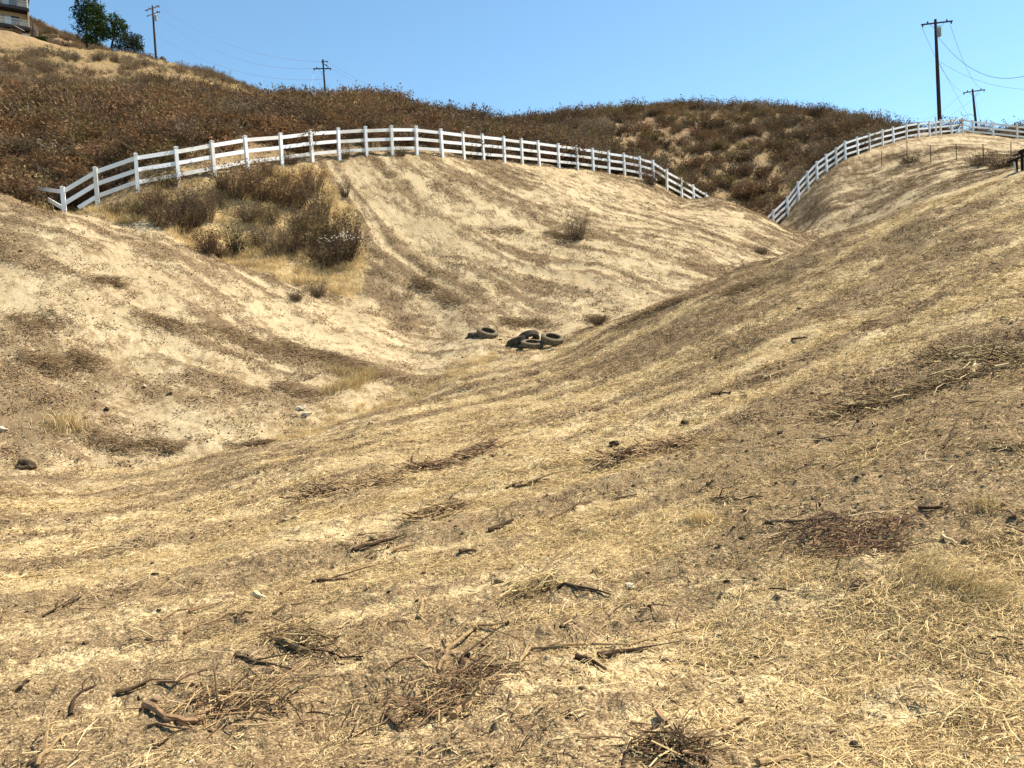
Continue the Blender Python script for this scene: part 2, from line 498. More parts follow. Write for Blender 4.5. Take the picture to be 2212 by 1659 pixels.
MAT = {
    'ground': ground_material(),
    'vinyl': simple('white_vinyl', (0.80, 0.81, 0.82), (0.70, 0.70, 0.69), 1.6, 0.45, 0.06, 0.0, 0.4),
    'vinyl_dusty': simple('dusty_white_vinyl', (0.74, 0.73, 0.70), (0.58, 0.55, 0.49), 2.2, 0.55, 0.08, 0.0, 0.3),
    'pole': simple('creosote_wood', (0.060, 0.040, 0.028), (0.035, 0.024, 0.018), 6.0, 0.85),
    'steel': simple('dull_steel', (0.22, 0.22, 0.21), (0.13, 0.12, 0.11), 12, 0.55, 0, 0, 0.4, 0.5),
    'porcelain': simple('brown_porcelain', (0.045, 0.03, 0.03), (0.03, 0.02, 0.02), 9, 0.3, 0, 0, 0.5),
    'transformer': simple('grey_enamel', (0.30, 0.30, 0.28), (0.22, 0.22, 0.2), 3, 0.45, 0, 0, 0.4),
    'wire': simple('grey_wire', (0.30, 0.32, 0.34), (0.25, 0.26, 0.28), 2, 0.5),
    'rust': simple('rusty_steel', (0.10, 0.075, 0.055), (0.06, 0.04, 0.03), 14, 0.85),
    'darkwood': simple('dark_stained_timber', (0.018, 0.013, 0.011), (0.010, 0.008, 0.007), 18, 0.8, 0, 0.2),
    'rubber': simple('dusty_rubber', (0.21, 0.165, 0.105), (0.085, 0.066, 0.045), 9, 0.95, 0, 0.2),
    'rubber_dark': simple('worn_rubber', (0.10, 0.08, 0.055), (0.045, 0.037, 0.028), 7, 0.9, 0, 0.2),
    'stick': simple('weathered_stick', (0.30, 0.205, 0.105), (0.17, 0.11, 0.055), 30, 0.9, 0.3, 0.3),
    'stick_dark': simple('charred_stick', (0.085, 0.052, 0.028), (0.045, 0.027, 0.016), 30, 0.9, 0.2, 0.3),
    'stick_pale': simple('bleached_stick', (0.58, 0.46, 0.27), (0.44, 0.33, 0.18), 30, 0.85, 0.15, 0.2),
    'stick_red': simple('reddish_twig', (0.15, 0.09, 0.055), (0.08, 0.05, 0.032), 30, 0.9, 0.3, 0.2),
    'stone': simple('tan_stone', (0.40, 0.30, 0.17), (0.27, 0.195, 0.11), 14, 0.95, 0.2, 0.4),
    'stone_dark': simple('dark_clod', (0.080, 0.058, 0.034), (0.045, 0.032, 0.018), 14, 0.95, 0.25, 0.4),
    'stone_pale': simple('pale_rock', (0.56, 0.50, 0.38), (0.45, 0.39, 0.28), 10, 0.9, 0.1, 0.3),
    'straw1': leafy('bright_straw', (0.74, 0.60, 0.33), (0.55, 0.41, 0.19), 0.15, 0.15),
    'straw2': leafy('tan_straw', (0.52, 0.39, 0.20), (0.34, 0.24, 0.115), 0.2, 0.1),
    'straw3': leafy('brown_straw', (0.22, 0.145, 0.07), (0.14, 0.09, 0.045), 0.25, 0.1),
    'chip1': leafy('brown_litter', (0.24, 0.165, 0.095), (0.11, 0.073, 0.042), 0.2, 0.0),
    'chip2': leafy('tan_litter', (0.38, 0.28, 0.16), (0.24, 0.165, 0.09), 0.2, 0.0),
    'grass': leafy('dry_grass', (0.70, 0.55, 0.29), (0.48, 0.35, 0.165), 0.2, 0.45),
    'stem': leafy('bush_stem', (0.16, 0.115, 0.078), (0.085, 0.06, 0.042), 0.25, 0.0),
    'b_brown': leafy('brown_scrub', (0.215, 0.145, 0.085), (0.105, 0.068, 0.040), 0.42, 0.2),
    'b_rust': leafy('rust_scrub', (0.25, 0.145, 0.072), (0.125, 0.075, 0.040), 0.42, 0.2),
    'b_olive': leafy('olive_scrub', (0.215, 0.165, 0.070), (0.115, 0.088, 0.040), 0.42, 0.2),
    'b_grey': leafy('grey_scrub', (0.25, 0.195, 0.128), (0.14, 0.108, 0.07), 0.25, 0.2),
    'b_dark': leafy('dark_scrub', (0.145, 0.105, 0.068), (0.070, 0.050, 0.034), 0.42, 0.2),
    'leafgreen': leafy('grey_green_leaf', (0.12, 0.125, 0.075), (0.05, 0.056, 0.03), 0.1, 0.2),
    'flower': simple('pale_flower_head', (0.60, 0.54, 0.42), (0.5, 0.44, 0.33), 8, 0.9),
    'tree1': leafy('tree_leaf_dark', (0.030, 0.052, 0.026), (0.018, 0.034, 0.020), 0.1, 0.15),
    'tree2': leafy('tree_leaf_green', (0.062, 0.092, 0.022), (0.034, 0.056, 0.018), 0.1, 0.2),
    'tree3': leafy('tree_leaf_grey', (0.062, 0.080, 0.048), (0.035, 0.048, 0.030), 0.1, 0.15),
    'bark': simple('dark_bark', (0.035, 0.025, 0.018), (0.02, 0.015, 0.012), 10, 0.95),
    'stucco': simple('cream_stucco', (0.42, 0.33, 0.215), (0.37, 0.29, 0.19), 2.0, 0.9),
    'stucco_shaded': simple('shaded_stucco', (0.27, 0.23, 0.185), (0.24, 0.2, 0.16), 2.0, 0.9),  # upper storey: its shade painted in as a darker, greyer stucco
    'trim': simple('dark_trim', (0.022, 0.022, 0.026), (0.016, 0.016, 0.02), 2.0, 0.6),
    'whitewall': simple('white_concrete', (0.62, 0.58, 0.50), (0.55, 0.5, 0.43), 2.0, 0.85),
    'frame': simple('dark_window_frame', (0.02, 0.022, 0.028), (0.015, 0.016, 0.02), 4, 0.5),
    'blind': simple('pale_blind', (0.42, 0.47, 0.52), (0.38, 0.43, 0.48), 2, 0.7),
    'tin': simple('dull_olive_tank', (0.07, 0.075, 0.06), (0.04, 0.04, 0.035), 6, 0.6),
}


def glass_mat(name, tint, rough=0.05):
    m, nt, b = new_mat(name)
    b.inputs['Base Color'].default_value = (*tint, 1)
    b.inputs['Roughness'].default_value = rough
    b.inputs['Specular IOR Level'].default_value = 0.5
    return m


MAT['pane'] = glass_mat('dark_window_glass', (0.018, 0.024, 0.035))
m, nt, b = new_mat('balustrade_glass')
b.inputs['Base Color'].default_value = (0.75, 0.8, 0.8, 1)
b.inputs['Roughness'].default_value = 0.08
b.inputs['Alpha'].default_value = 0.10
MAT['rail_glass'] = m


# ------------------------------------------------------------------ mesh helpers
class MB:
    def __init__(s):
        s.v, s.f, s.m = [], [], []

    def quad(s, a, b, c, d, mi=0):
        i = len(s.v)
        s.v += [tuple(a), tuple(b), tuple(c), tuple(d)]
        s.f.append((i, i + 1, i + 2, i + 3)); s.m.append(mi)

    def tri(s, a, b, c, mi=0):
        i = len(s.v)
        s.v += [tuple(a), tuple(b), tuple(c)]
        s.f.append((i, i + 1, i + 2)); s.m.append(mi)

    def box(s, c, ax, ay, az, mi=0):
        """centre and three half-extent vectors"""
        c, ax, ay, az = (Vector(k) for k in (c, ax, ay, az))
        i = len(s.v)
        for sz in (-1, 1):
            for sx, sy in ((-1, -1), (1, -1), (1, 1), (-1, 1)):
                s.v.append(tuple(c + ax * sx + ay * sy + az * sz))
        for q in ((3, 2, 1, 0), (4, 5, 6, 7), (0, 1, 5, 4), (1, 2, 6, 5), (2, 3, 7, 6), (3, 0, 4, 7)):
            s.f.append(tuple(i + k for k in q)); s.m.append(mi)

    def bar(s, a, b, w, h, mi=0, up=Vector((0, 0, 1))):
        a, b = Vector(a), Vector(b)
        d = (b - a)
        side = d.cross(up)
        if side.length < 1e-6: side = Vector((1, 0, 0))
        side.normalize()
        u = side.cross(d).normalized()
        s.box((a + b) / 2, d / 2, side * (w / 2), u * (h / 2), mi)

    def tube(s, pts, radii, n=6, mi=0, cap=True, jit=0.0):
        pts = [Vector(p) for p in pts]
        if not hasattr(radii, '__len__'): radii = [radii] * len(pts)
        rings = []
        prev = None
        for k, p in enumerate(pts):
            t = (pts[min(k + 1, len(pts) - 1)] - pts[max(k - 1, 0)])
            if t.length < 1e-9: t = Vector((0, 0, 1))
            t.normalize()
            if prev is None:
                side = t.cross(Vector((0, 0, 1)))
                if side.length < 1e-3: side = t.cross(Vector((0, 1, 0)))
            else:
                side = prev - t * prev.dot(t)
            side.normalize(); prev = side
            up = t.cross(side)
            ring = []
            for j in range(n):
                a = 2 * math.pi * j / n
                rr = radii[k] * (1 + (random.uniform(-jit, jit) if jit else 0))
                ring.append(len(s.v))
                s.v.append(tuple(p + (side * math.cos(a) + up * math.sin(a)) * rr))
            rings.append(ring)
        for r0, r1 in zip(rings, rings[1:]):
            for j in range(n):
                s.f.append((r0[j], r0[(j + 1) % n], r1[(j + 1) % n], r1[j])); s.m.append(mi)
        if cap:
            s.f.append(tuple(reversed(rings[0]))); s.m.append(mi)
            s.f.append(tuple(rings[-1])); s.m.append(mi)

    def lathe(s, c, prof, axis=Vector((0, 0, 1)), n=16, mi=0, arc=1.0, start=0.0, closed=False):
        """prof: list of (radius, height along axis)"""
        axis = Vector(axis).normalized()
        sx = axis.orthogonal().normalized(); sy = axis.cross(sx)
        c = Vector(c)
        full = arc >= 0.999
        cols = n if full else n + 1
        idx = []
        for j in range(cols):
            a = 2 * math.pi * (start + arc * j / n)
            row = []
            for (r, h) in prof:
                row.append(len(s.v))
                s.v.append(tuple(c + (sx * math.cos(a) + sy * math.sin(a)) * r + axis * h))
            idx.append(row)
        L = len(prof)
        for j in range(n):
            r0, r1 = idx[j], idx[(j + 1) % cols]
            for k in range(L if closed else L - 1):
                k2 = (k + 1) % L
                s.f.append((r0[k], r1[k], r1[k2], r0[k2])); s.m.append(mi)

    def mesh(s, name, mats, origin=(0, 0, 0), smooth=False):
        me = bpy.data.meshes.new(name)
        o = Vector(origin)
        me.from_pydata([(v[0] - o.x, v[1] - o.y, v[2] - o.z) for v in s.v], [], s.f)
        if not isinstance(mats, (list, tuple)): mats = [mats]
        for q in mats: me.materials.append(MAT[q])
        if len(mats) > 1: me.polygons.foreach_set('material_index', s.m)
        if smooth: me.polygons.foreach_set('use_smooth', [True] * len(me.polygons))
        me.update()
        return me

    def build(s, name, mats, parent=None, origin=None, smooth=False):
        if parent is not None:
            me = s.mesh(name, mats, parent.matrix_world.translation if parent.parent is None else parent['_o'], smooth)
            o = bpy.data.objects.new(name, me)
            COL.objects.link(o)
            o.parent = parent
        else:
            org = Vector(origin) if origin is not None else Vector(s.v[0])
            me = s.mesh(name, mats, org, smooth)
            o = bpy.data.objects.new(name, me)
            COL.objects.link(o)
            o.location = org
        return o


def sub(mb, name, mats, part, smooth=False):
    """a sub-part: part has zero local offset, so shares its thing's origin"""
    root = part.parent
    me = mb.mesh(name, mats, root.location, smooth)
    o = bpy.data.objects.new(name, me)
    COL.objects.link(o)
    o.parent = part
    return o


def thing(name, label, cat, loc, group=None):
    o = bpy.data.objects.new(name, None)
    o.empty_display_size = 0.3
    COL.objects.link(o)
    o.location = loc
    o.matrix_world = Matrix.Translation(Vector(loc))
    tag(o, label, cat, group)
    return o


def tag(o, label=None, cat=None, group=None, kind=None):
    if label: o['label'] = label
    if cat: o['category'] = cat
    if group: o['group'] = group
    if kind: o['kind'] = kind
    return o


# ------------------------------------------------------------------ ground: one sheet
def build_ground():
    fine_a = np.linspace(-R(41), R(41), 730)
    wide = np.concatenate([np.linspace(R(41.5), R(75), 40), np.linspace(R(77), R(180), 30)])
    A_ = np.concatenate([-wide[::-1], fine_a, wide])          # from -180 to 180
    A_ = A_[1:]                                               # -180 equals 180
    Rr = np.concatenate([[0.6, 1.2, 1.8], np.exp(np.arange(math.log(2.3), math.log(58), 0.0052)), np.exp(np.arange(math.log(58), math.log(135), 0.013)),
                         np.exp(np.linspace(math.log(136), math.log(3000), 34))])
    aa, rr = np.meshgrid(A_, Rr, indexing='ij')
    x, y = (np.sin(aa) * rr).ravel(), (np.cos(aa) * rr).ravel()
    zn = zones(x, y)
    s = streaks(x, y, zn)
    z = base_z(x, y) + detail_z(x, y, zn, s)
    far = rr.ravel() > 700
    z = np.where(far, z, z)
    na, nr = len(A_), len(Rr)
    V = np.stack([x, y, z], 1)
    V = np.vstack([V, [[0, 0, -1.62]]])
    i = np.arange(na)[:, None] * nr + np.arange(nr - 1)[None]
    i2 = ((np.arange(na) + 1) % na)[:, None] * nr + np.arange(nr - 1)[None]
    Q = np.stack([i, i2, i2 + 1, i + 1], -1).reshape(-1, 4)
    c = len(V) - 1
    T = [(c, int(((k + 1) % na) * nr), int(k * nr)) for k in range(na)]
    me = bpy.data.meshes.new('ground')
    nq, ntri = len(Q), len(T)
    me.vertices.add(len(V)); me.vertices.foreach_set('co', V.ravel())
    li = np.concatenate([Q[:, ::-1].ravel(), np.array(T).ravel()])
    me.loops.add(len(li)); me.loops.foreach_set('vertex_index', li.astype(np.int32))
    me.polygons.add(nq + ntri)
    ls = np.concatenate([np.arange(nq) * 4, nq * 4 + np.arange(ntri) * 3])
    me.polygons.foreach_set('loop_start', ls.astype(np.int32))
    me.polygons.foreach_set('use_smooth', np.ones(nq + ntri, bool))
    me.update(calc_edges=True)
    me.validate()
    gp = np.clip(0.5 + 1.4 * fbm(x * 0.5, y * 0.5, 61, 3), 0, 1)
    grass = zn['gully'] * (0.55 + 0.45 * gp)
    gp2 = 0.4 * sstep(0.15, 0.5, fbm(x * 0.12, y * 0.12, 62, 3))
    ridge = sstep(70, 95, zn['r']) * (zn['a'] < -0.28)
    grass = np.maximum(grass, zn['brush'] * np.maximum(gp2 * 0.7, ridge * 0.15))
    # bright straw lying at the valley line
    vr = np.interp(zn['a'], VAL_A, VAL_R)
    grass = np.maximum(grass, 0.35 * np.exp(-((zn['r'] - vr) / 0.9) ** 2) * (zn['a'] < 0.1) * (zn['a'] > -0.35))
    brk = fbm(x * 2.1, y * 2.1, 66, 3, .6)
    mul = np.clip(0.46 + 1.2 * s + 0.5 * brk, -.1, 1.2) * (1 - zn['brush']) * (1 - 0.6 * zn['gully'])
    tone = np.clip(0.5 + 0.9 * fbm(x * 1.1, y * 1.1, 63, 4), 0, 1)
    grain = np.clip(0.5 + 0.95 * fbm(x * 7.0, y * 7.0, 64, 3, .7), 0, 1)
    for nm, val in (('straw', zn['soft']), ('mulch', mul), ('brush', zn['brush']), ('grass', grass), ('tone', tone), ('grain', grain)):
        at_ = me.attributes.new(nm, 'FLOAT', 'POINT')
        at_.data.foreach_set('value', np.append(val, 0.5).astype(np.float32))
    me.materials.append(MAT['ground'])
    o = bpy.data.objects.new('ground', me)
    COL.objects.link(o)
    o['kind'] = 'structure'
    return o


ground = build_ground()

# ------------------------------------------------------------------ white rail fences
def fence(name, label, tops, base_off, missing=(), stub=None):
    root = thing(name, label, 'fence', Vector(tops[0]) - Vector((0, 0, POST_H)))
    T = [Vector(t) for t in tops]
    N = len(T)
    for i, t in enumerate(T):
        d = (T[min(i + 1, N - 1)] - T[max(i - 1, 0)]); d.z = 0; d.normalize()
        s = Vector((d.y, -d.x, 0))
        g = min(t.z - POST_H, float(gz(t.x, t.y))) - 0.35
        m = MB()
        lean = Vector((random.uniform(-.022, .022), random.uniform(-.022, .022), 0))
        m.box(((t.x, t.y, (t.z + g) / 2)), d * 0.0635, s * 0.0635, Vector((0, 0, (t.z - g) / 2)) + lean)
        m.box((t.x + lean.x, t.y + lean.y, t.z + 0.012), d * 0.078, s * 0.078, Vector((0, 0, 0.013)))
        c0 = [Vector((t.x + lean.x, t.y + lean.y, t.z + 0.025)) + d * 0.07 * a + s * 0.07 * b_ for a, b_ in ((-1, -1), (1, -1), (1, 1), (-1, 1))]
        ap = Vector((t.x + lean.x, t.y + lean.y, t.z + 0.058))
        for k in range(4): m.tri(c0[k], c0[(k + 1) % 4], ap)
        m.build('post', 'vinyl_dusty' if i % 3 == 1 else 'vinyl', root)
    for i in range(N - 1):
        for k, h in enumerate((1.21, 0.78, 0.34)):
            if (i, k) in missing: continue
            a = T[i] + Vector((0, 0, h - POST_H)); b_ = T[i + 1] + Vector((0, 0, h - POST_H))
            m = MB(); m.bar(a + Vector((0, 0, random.uniform(-.014, .014))), b_ + Vector((0, 0, random.uniform(-.014, .014))), 0.04, 0.145)
            m.build('rail', 'vinyl_dusty' if k == 2 or random.random() < .25 else 'vinyl', root)
    return root


f1 = fence('rail_fence', 'long white three-rail fence curving over the middle hill in front of the scrub', F1_TOP, 0, missing=((24, 2), (0, 2)))
_p0 = Vector(F1_TOP[0])
for (h, ex, ey, eD) in ((1.21, 44, 401, 29.2), (0.6, 104, 431, 28.6)):
    e = Vector(wpt(ex, ey, eD))
    m = MB(); m.bar(_p0 + Vector((0, 0, h - POST_H)), e, 0.04, 0.14); m.build('rail', 'vinyl', f1)
_a, _b = Vector(F1_TOP[0]), Vector(F1_TOP[1])
m = MB(); m.bar(_a.lerp(_b, 0.42) + Vector((0, 0, 0.34 - POST_H)), _b + Vector((0, 0, 0.34 - POST_H)), 0.04, 0.14); m.build('rail', 'vinyl', f1)
_a, _b = Vector(F1_TOP[24]), Vector(F1_TOP[25])
m = MB(); m.bar(_a + Vector((0, 0, 0.34 - POST_H)), _a.lerp(_b, 0.25) + Vector((0, 0, 0.25 - POST_H)), 0.04, 0.14); m.build('rail', 'vinyl', f1)
f2 = fence('rail_fence', 'white three-rail fence climbing the far right hill to a corner by the power pole', F2_TOP, 0)
p = Vector(wpt(2020.8, 252, 66.6))
g = float(gz(p.x, p.y))
m = MB(); m.box((p.x, p.y, (p.z + g - .3) / 2), (0.05, 0, 0), (0, 0.05, 0), (0, 0, (p.z - g + .3) / 2))
o = m.build('marker_post', 'vinyl', origin=(p.x, p.y, g))
tag(o, 'single taller white post standing among the pickets of the far right fence', 'post')

# ------------------------------------------------------------------ stakes and wire in front of the far right hill
stk = [(1904.6, 56, 1.05), (1959, 55, 1.4), (2011, 53, 1.2), (2067, 51.5, 1.1), (2125.5, 48.5, 1.3), (2183.5, 48, 1.2), (2240, 47, 1.2)]
P0 = pd(stk[0][0], stk[0][1])
wf = thing('wire_fence', 'old wire fence on thin dark steel stakes across the far right hill', 'wire fence', P0)
tops = []
for px, D, h in stk:
    q = pd(px, D)
    m = MB(); m.tube([q - Vector((0, 0, 0.2)), q + Vector((random.uniform(-.05, .05), 0, h))], 0.028, 5)
    m.build('stake', 'rust', wf); tops.append((q, h))
for (qa, ha), (qb, hb) in zip(tops, tops[1:]):
    for k in (0.98, 0.55):
        a_, b_ = qa + Vector((0, 0, ha * k)), qb + Vector((0, 0, hb * k))
        pts = [a_.lerp(b_, t) - Vector((0, 0, 0.12 * t * (1 - t))) for t in (0, .25, .5, .75, 1)]
        m = MB(); m.tube(pts, 0.009, 4); m.build('wire', 'rust', wf)

# ------------------------------------------------------------------ dark timber railing at the right edge
c = at(2185, 378)
D0 = 20.6
br = thing('timber_railing', 'black timber railing with two sloping beams at the right edge of the brow', 'railing', c)
def bp(px, py, D=D0): return Vector(wpt(px, py, D))
for (a_, b_, w) in ((bp(2176.5, 351), bp(2290, 308), .058), (bp(2189, 337), bp(2290, 299), .04), (bp(2201, 328.5, 20.55), bp(2300, 285, 20.55), .065)):
    m = MB(); m.bar(a_, b_, 0.05, w); m.build('beam', 'darkwood', br)
for px, py in ((2195, 344), (2207.5, 330), (2262, 312)):
    t = bp(px, py, D0 + 0.07); g = float(gz(t.x, t.y))
    m = MB(); m.box((t.x, t.y, (t.z + g - .4) / 2), (0.026, 0, 0), (0, 0.03, 0), (0, 0, (t.z - g + .4) / 2)); m.build('post', 'darkwood', br)
t = bp(2191, 350, D0 + .05); g = float(gz(t.x, t.y))
m = MB(); m.tube([Vector((t.x + .05, t.y, g - .2)), t], 0.02, 6); o = m.build('white_pipe', 'whitewall', origin=(t.x, t.y, g))
tag(o, 'short pale pipe leaning under the black timber railing', 'pipe')


# ------------------------------------------------------------------ power poles
def pole(label, top, base, arm_a, arm_b, arms=1, transformer=True, thick=0.15, arm_off=None, extra=None):
    top, base = Vector(top), Vector(base)
    g = float(gz(base.x, base.y))
    root = thing('utility_pole', label, 'power pole', (base.x, base.y, g), 'wooden power poles')
    foot = base.lerp(top, 0); foot.z = min(g, base.z) - 1.0
    d = (top - base); foot = base - d * ((base.z - foot.z) / max(d.z, .1))
    m = MB(); m.tube([foot, base.lerp(top, .5), top], [thick * 1.15, thick, thick * .72], 9); m.build('pole_shaft', 'pole', root)
    arm_a, arm_b = Vector(arm_a), Vector(arm_b)
    ins = []
    ax = (arm_b - arm_a).normalized()
    fwd = ax.cross(Vector((0, 0, 1))).normalized()
    offs = [fwd * 0.16] if arms == 1 else [fwd * 0.16, -fwd * 0.16]
    for k, of in enumerate(offs):
        m = MB(); m.bar(arm_a + of, arm_b + of, 0.10, 0.125); am = m.build('crossarm', 'pole', root)
        if k == 0:
            for tt in (0.04, 0.2, 0.82, 0.96):
                q = arm_a.lerp(arm_b, tt) + of
                up = tt in (0.2, 0.82)
                m = MB()
                if up: m.lathe(q + Vector((0, 0, .06)), [(.0, .0), (.05, .0), (.05, .05), (.09, .07), (.09, .12), (.045, .14), (.045, .2), (0, .2)], (0, 0, 1), 8)
                else: m.lathe(q + Vector((0, 0, -.07)), [(.0, .0), (.06, -.02), (.085, -.1), (.05, -.18), (0, -.18)], (0, 0, 1), 8)
                sub(m, 'insulator', 'porcelain', am)
                ins.append(q + Vector((0, 0, .2 if up else -.2)))
    mid = arm_a.lerp(arm_b, .5)
    for tt in (.25, .75):
        m = MB(); q = arm_a.lerp(arm_b, tt) + fwd * .16
        tdir = (base - top).normalized()
        m.tube([q, mid + tdir * 0.75 + fwd * .12], .018, 5); m.build('brace', 'steel', root)
    if transformer:
        tq = top.lerp(base, extra or 0.13)
        tdir = (base - top).normalized()
        c0 = tq + fwd * 0.36 + ax * (0.02 if arms == 1 else .26)
        m = MB(); m.lathe(c0, [(0, -.42), (.19, -.42), (.21, -.38), (.21, .30), (.23, .32), (.23, .36), (.12, .42), (0, .42)], (0, 0, 1), 14)
        tr = m.build('transformer', 'transformer', root)
        for k in (-1, 1):
            m = MB(); m.lathe(c0 + ax * .1 * k + Vector((0, 0, .4)), [(.03, 0), (.05, .05), (.03, .1), (.05, .15), (.025, .22), (0, .22)], (0, 0, 1), 7); sub(m, 'bushing', 'porcelain', tr)
        m = MB(); m.tube([c0 - fwd * .36 + Vector((0, 0, .1)), c0 + Vector((0, 0, .1))], .03, 5); m.build('bracket', 'steel', root)
    return root, ins


DP1, DP2, DP3, DP4 = 76.0, 104.0, 121.0, 106.0
pole1, ins1 = pole('tall dark power pole with a barrel transformer behind the far right fence', wpt(2020.4, 42, DP1), wpt(2030.5, 275, DP1),
                   wpt(1987.5, 55, DP1 - .5), wpt(2054.5, 47, DP1 + .5), 1, True, .17)
pole2, ins2 = pole('short looking power pole with a plain crossarm, right of the tall one', wpt(2100.6, 192.5, DP2), wpt(2109, 275, DP2),
                   wpt(2078, 201.5, DP2 - 1), wpt(2125, 194.5, DP2 + 1), 1, False, .15)
pole3, ins3 = pole('power pole with double crossarms standing beside the trees on the left ridge', wpt(329, 12.4, DP3), wpt(337.5, 131.5, DP3),
                   wpt(315, 22.3, DP3 - 1), wpt(343, 13.2, DP3 + 1), 2, True, .16, extra=0.24)
_a3, _b3 = Vector(wpt(317.5, 34.7, DP3 - 1)), Vector(wpt(345.4, 25.4, DP3 + 1))
m = MB(); m.bar(_a3, _b3, .1, .125); am = m.build('crossarm', 'pole', pole3)
for tt in (.03, .8, .97):
    q = _a3.lerp(_b3, tt)
    m = MB(); m.lathe(q + Vector((0, 0, -.12 if tt != .8 else .05)), [(0, 0), (.1, .02), (.12, .1), (.08, .2), (0, .22)], (0, 0, 1), 8); sub(m, 'insulator', 'porcelain', am)
pole4, ins4 = pole('small distant power pole rising behind the brush ridge left of centre', wpt(697.4, 130.7, DP4), wpt(703.8, 215, DP4),
                   wpt(677.5, 149.5, DP4), wpt(716, 149, DP4), 1, False, .13)
m = MB()
q = Vector(wpt(697.6, 134, DP4))
m.lathe(q, [(0, -.2), (.16, -.15), (.2, .1), (.1, .35), (0, .4)], (0, 0, 1), 8); m.build('pole_top_insulator', 'porcelain', pole4)
for (ax_, ay_, bx_, by_) in ((708, 133.5, 701, 132), (707, 142, 700, 139)):
    m = MB(); m.tube([wpt(ax_, ay_, DP4), wpt(bx_, by_, DP4)], [.11, .04], 6); m.build('strain_insulator', 'porcelain', pole4)


def line(label, a_, b_, sag, r=0.016, name='power_line', group='overhead wires', n=18):
    a_, b_ = Vector(a_), Vector(b_)
    pts = [a_.lerp(b_, t / n) - Vector((0, 0, 4 * sag * (t / n) * (1 - t / n))) for t in range(n + 1)]
    m = MB(); m.tube(pts, r, 4, cap=False)
    o = m.build(name, 'wire', origin=a_)
    tag(o, label, 'wire', group)
    return o


line('upper wire from the ridge pole to the small pole, topmost of three', wpt(350.5, 20, DP3), wpt(697, 133, DP4), 2.0)
line('middle wire from the ridge pole to the small pole crossarm', wpt(340, 33, DP3), wpt(678, 148, DP4), 2.4)
line('lowest wire from the ridge pole to the small pole shaft', wpt(335, 74, DP3), wpt(700, 171, DP4), 2.2)
line('upper of two wires leaving the small pole down to the right', wpt(709, 134, DP4), wpt(990, 262, 165), 1.2)
line('lower of two wires leaving the small pole down to the right', wpt(708, 142, DP4), wpt(985, 268, 165), 1.2)
line('thin jumper wire slanting down left of the small pole', wpt(680, 152, DP4), wpt(666, 206, DP4 - 4), .1, .012)
line('wire between right arm tips of the tall and short right poles', wpt(2052.5, 53, DP1), wpt(2120, 192, DP2), 1.2, .016)
line('wire between left arm tips of the tall and short right poles', wpt(1992, 60, DP1), wpt(2079, 198, DP2), 1.2, .016)
line('thick sagging cable leaving the tall right pole beside its transformer', wpt(2027, 80, DP1), wpt(2330, 95, 52), 3.1, .022)
line('faint lower cable sagging from the middle of the tall right pole', wpt(2027, 131, DP1), wpt(2345, 176, 60), 1.5, .012)
line('guy wire slanting from the tall right pole down to the right', wpt(2029, 136, DP1), wpt(2098, 262, 92), .1, .012, 'guy_wire')
line('wire running from the short right pole left arm down behind the hill', wpt(2077, 204, DP2), wpt(2000, 258, 112), .3, .014)
line('wire running from the short right pole right arm down behind the hill', wpt(2117, 200, DP2), wpt(2040, 255, 112), .3, .014)
line('guy wire close to the right of the short right pole', wpt(2105, 206, DP2), wpt(2119, 268, DP2 + 3), .05, .012, 'guy_wire')
# bent conduit by the short pole
pts = [wpt(x_, y_, DP2) for x_, y_ in ((2107, 252.5), (2102, 249), (2094, 246.5), (2086, 249), (2080, 250.5), (2076.5, 246), (2076, 241))]
m = MB(); m.tube(pts, .03, 5); m.build('bent_conduit', 'steel', pole2)


# ------------------------------------------------------------------ house on the left ridge
DH = 122.0
k = DH / F
h0 = Vector(wpt(64.5, 60, DH))
house = thing('hillside_house', 'cream two-storey house with glass balconies at the top left corner', 'house', h0)
UX, UY, UZ = Vector((-0.83, -0.56, 0)).normalized(), Vector((-0.56, 0.83, 0)).normalized(), Vector((0, 0, 1))


def hp(u, v, w): return h0 + UX * u + UY * v + UZ * w


def hbox(name, mat, u0, u1, v0, v1, w0, w1, parent=None, part=None):
    m = MB(); m.box(hp((u0 + u1) / 2, (v0 + v1) / 2, (w0 + w1) / 2), UX * (abs(u1 - u0) / 2), UY * (abs(v1 - v0) / 2), UZ * ((w1 - w0) / 2))
    return sub(m, name, mat, part) if part else m.build(name, mat, house)


hbox('wall', 'stucco', .06, 9.2, 1.5, 9.0, -3.2, 2.86)
hbox('wall', 'stucco_shaded', .06, 9.2, 1.52, 9.0, 2.88, 6.2)
hbox('side_wall', 'stucco', -.02, .16, .1, 1.495, .02, 2.55)
hbox('side_wall', 'whitewall', -.02, .18, .1, 1.495, 3.0, 5.9)
hbox('floor_slab', 'trim', -.06, 9.4, -.15, 1.49, -.44, -.005)
hbox('floor_slab', 'trim', -.06, 9.4, -.15, 1.49, 2.56, 2.985)
hbox('foundation', 'trim', .3, 9.0, .6, 1.48, -3.2, -.45)
hbox('column', 'whitewall', 4.28, 4.75, -.1, .4, -.9, 2.55)
hbox('column', 'whitewall', 4.28, 4.75, -.1, .4, 2.99, 6.1)
rf = hbox('roof', 'trim', -.5, 9.8, -.6, 9.4, 6.22, 6.5)


def slider(u0, u1, w0, w1):
    fr = hbox('sliding_door', 'frame', u0, u1, 1.40, 1.496, w0, w1)
    um = (u0 + u1) / 2
    hbox('pane', 'pane', u0 + .06, um - .12, 1.385, 1.398, w0 + .07, w1 - .07, part=fr)
    hbox('pane', 'blind', um + .02, u1 - .06, 1.38, 1.398, w0 + .07, w1 - .07, part=fr)


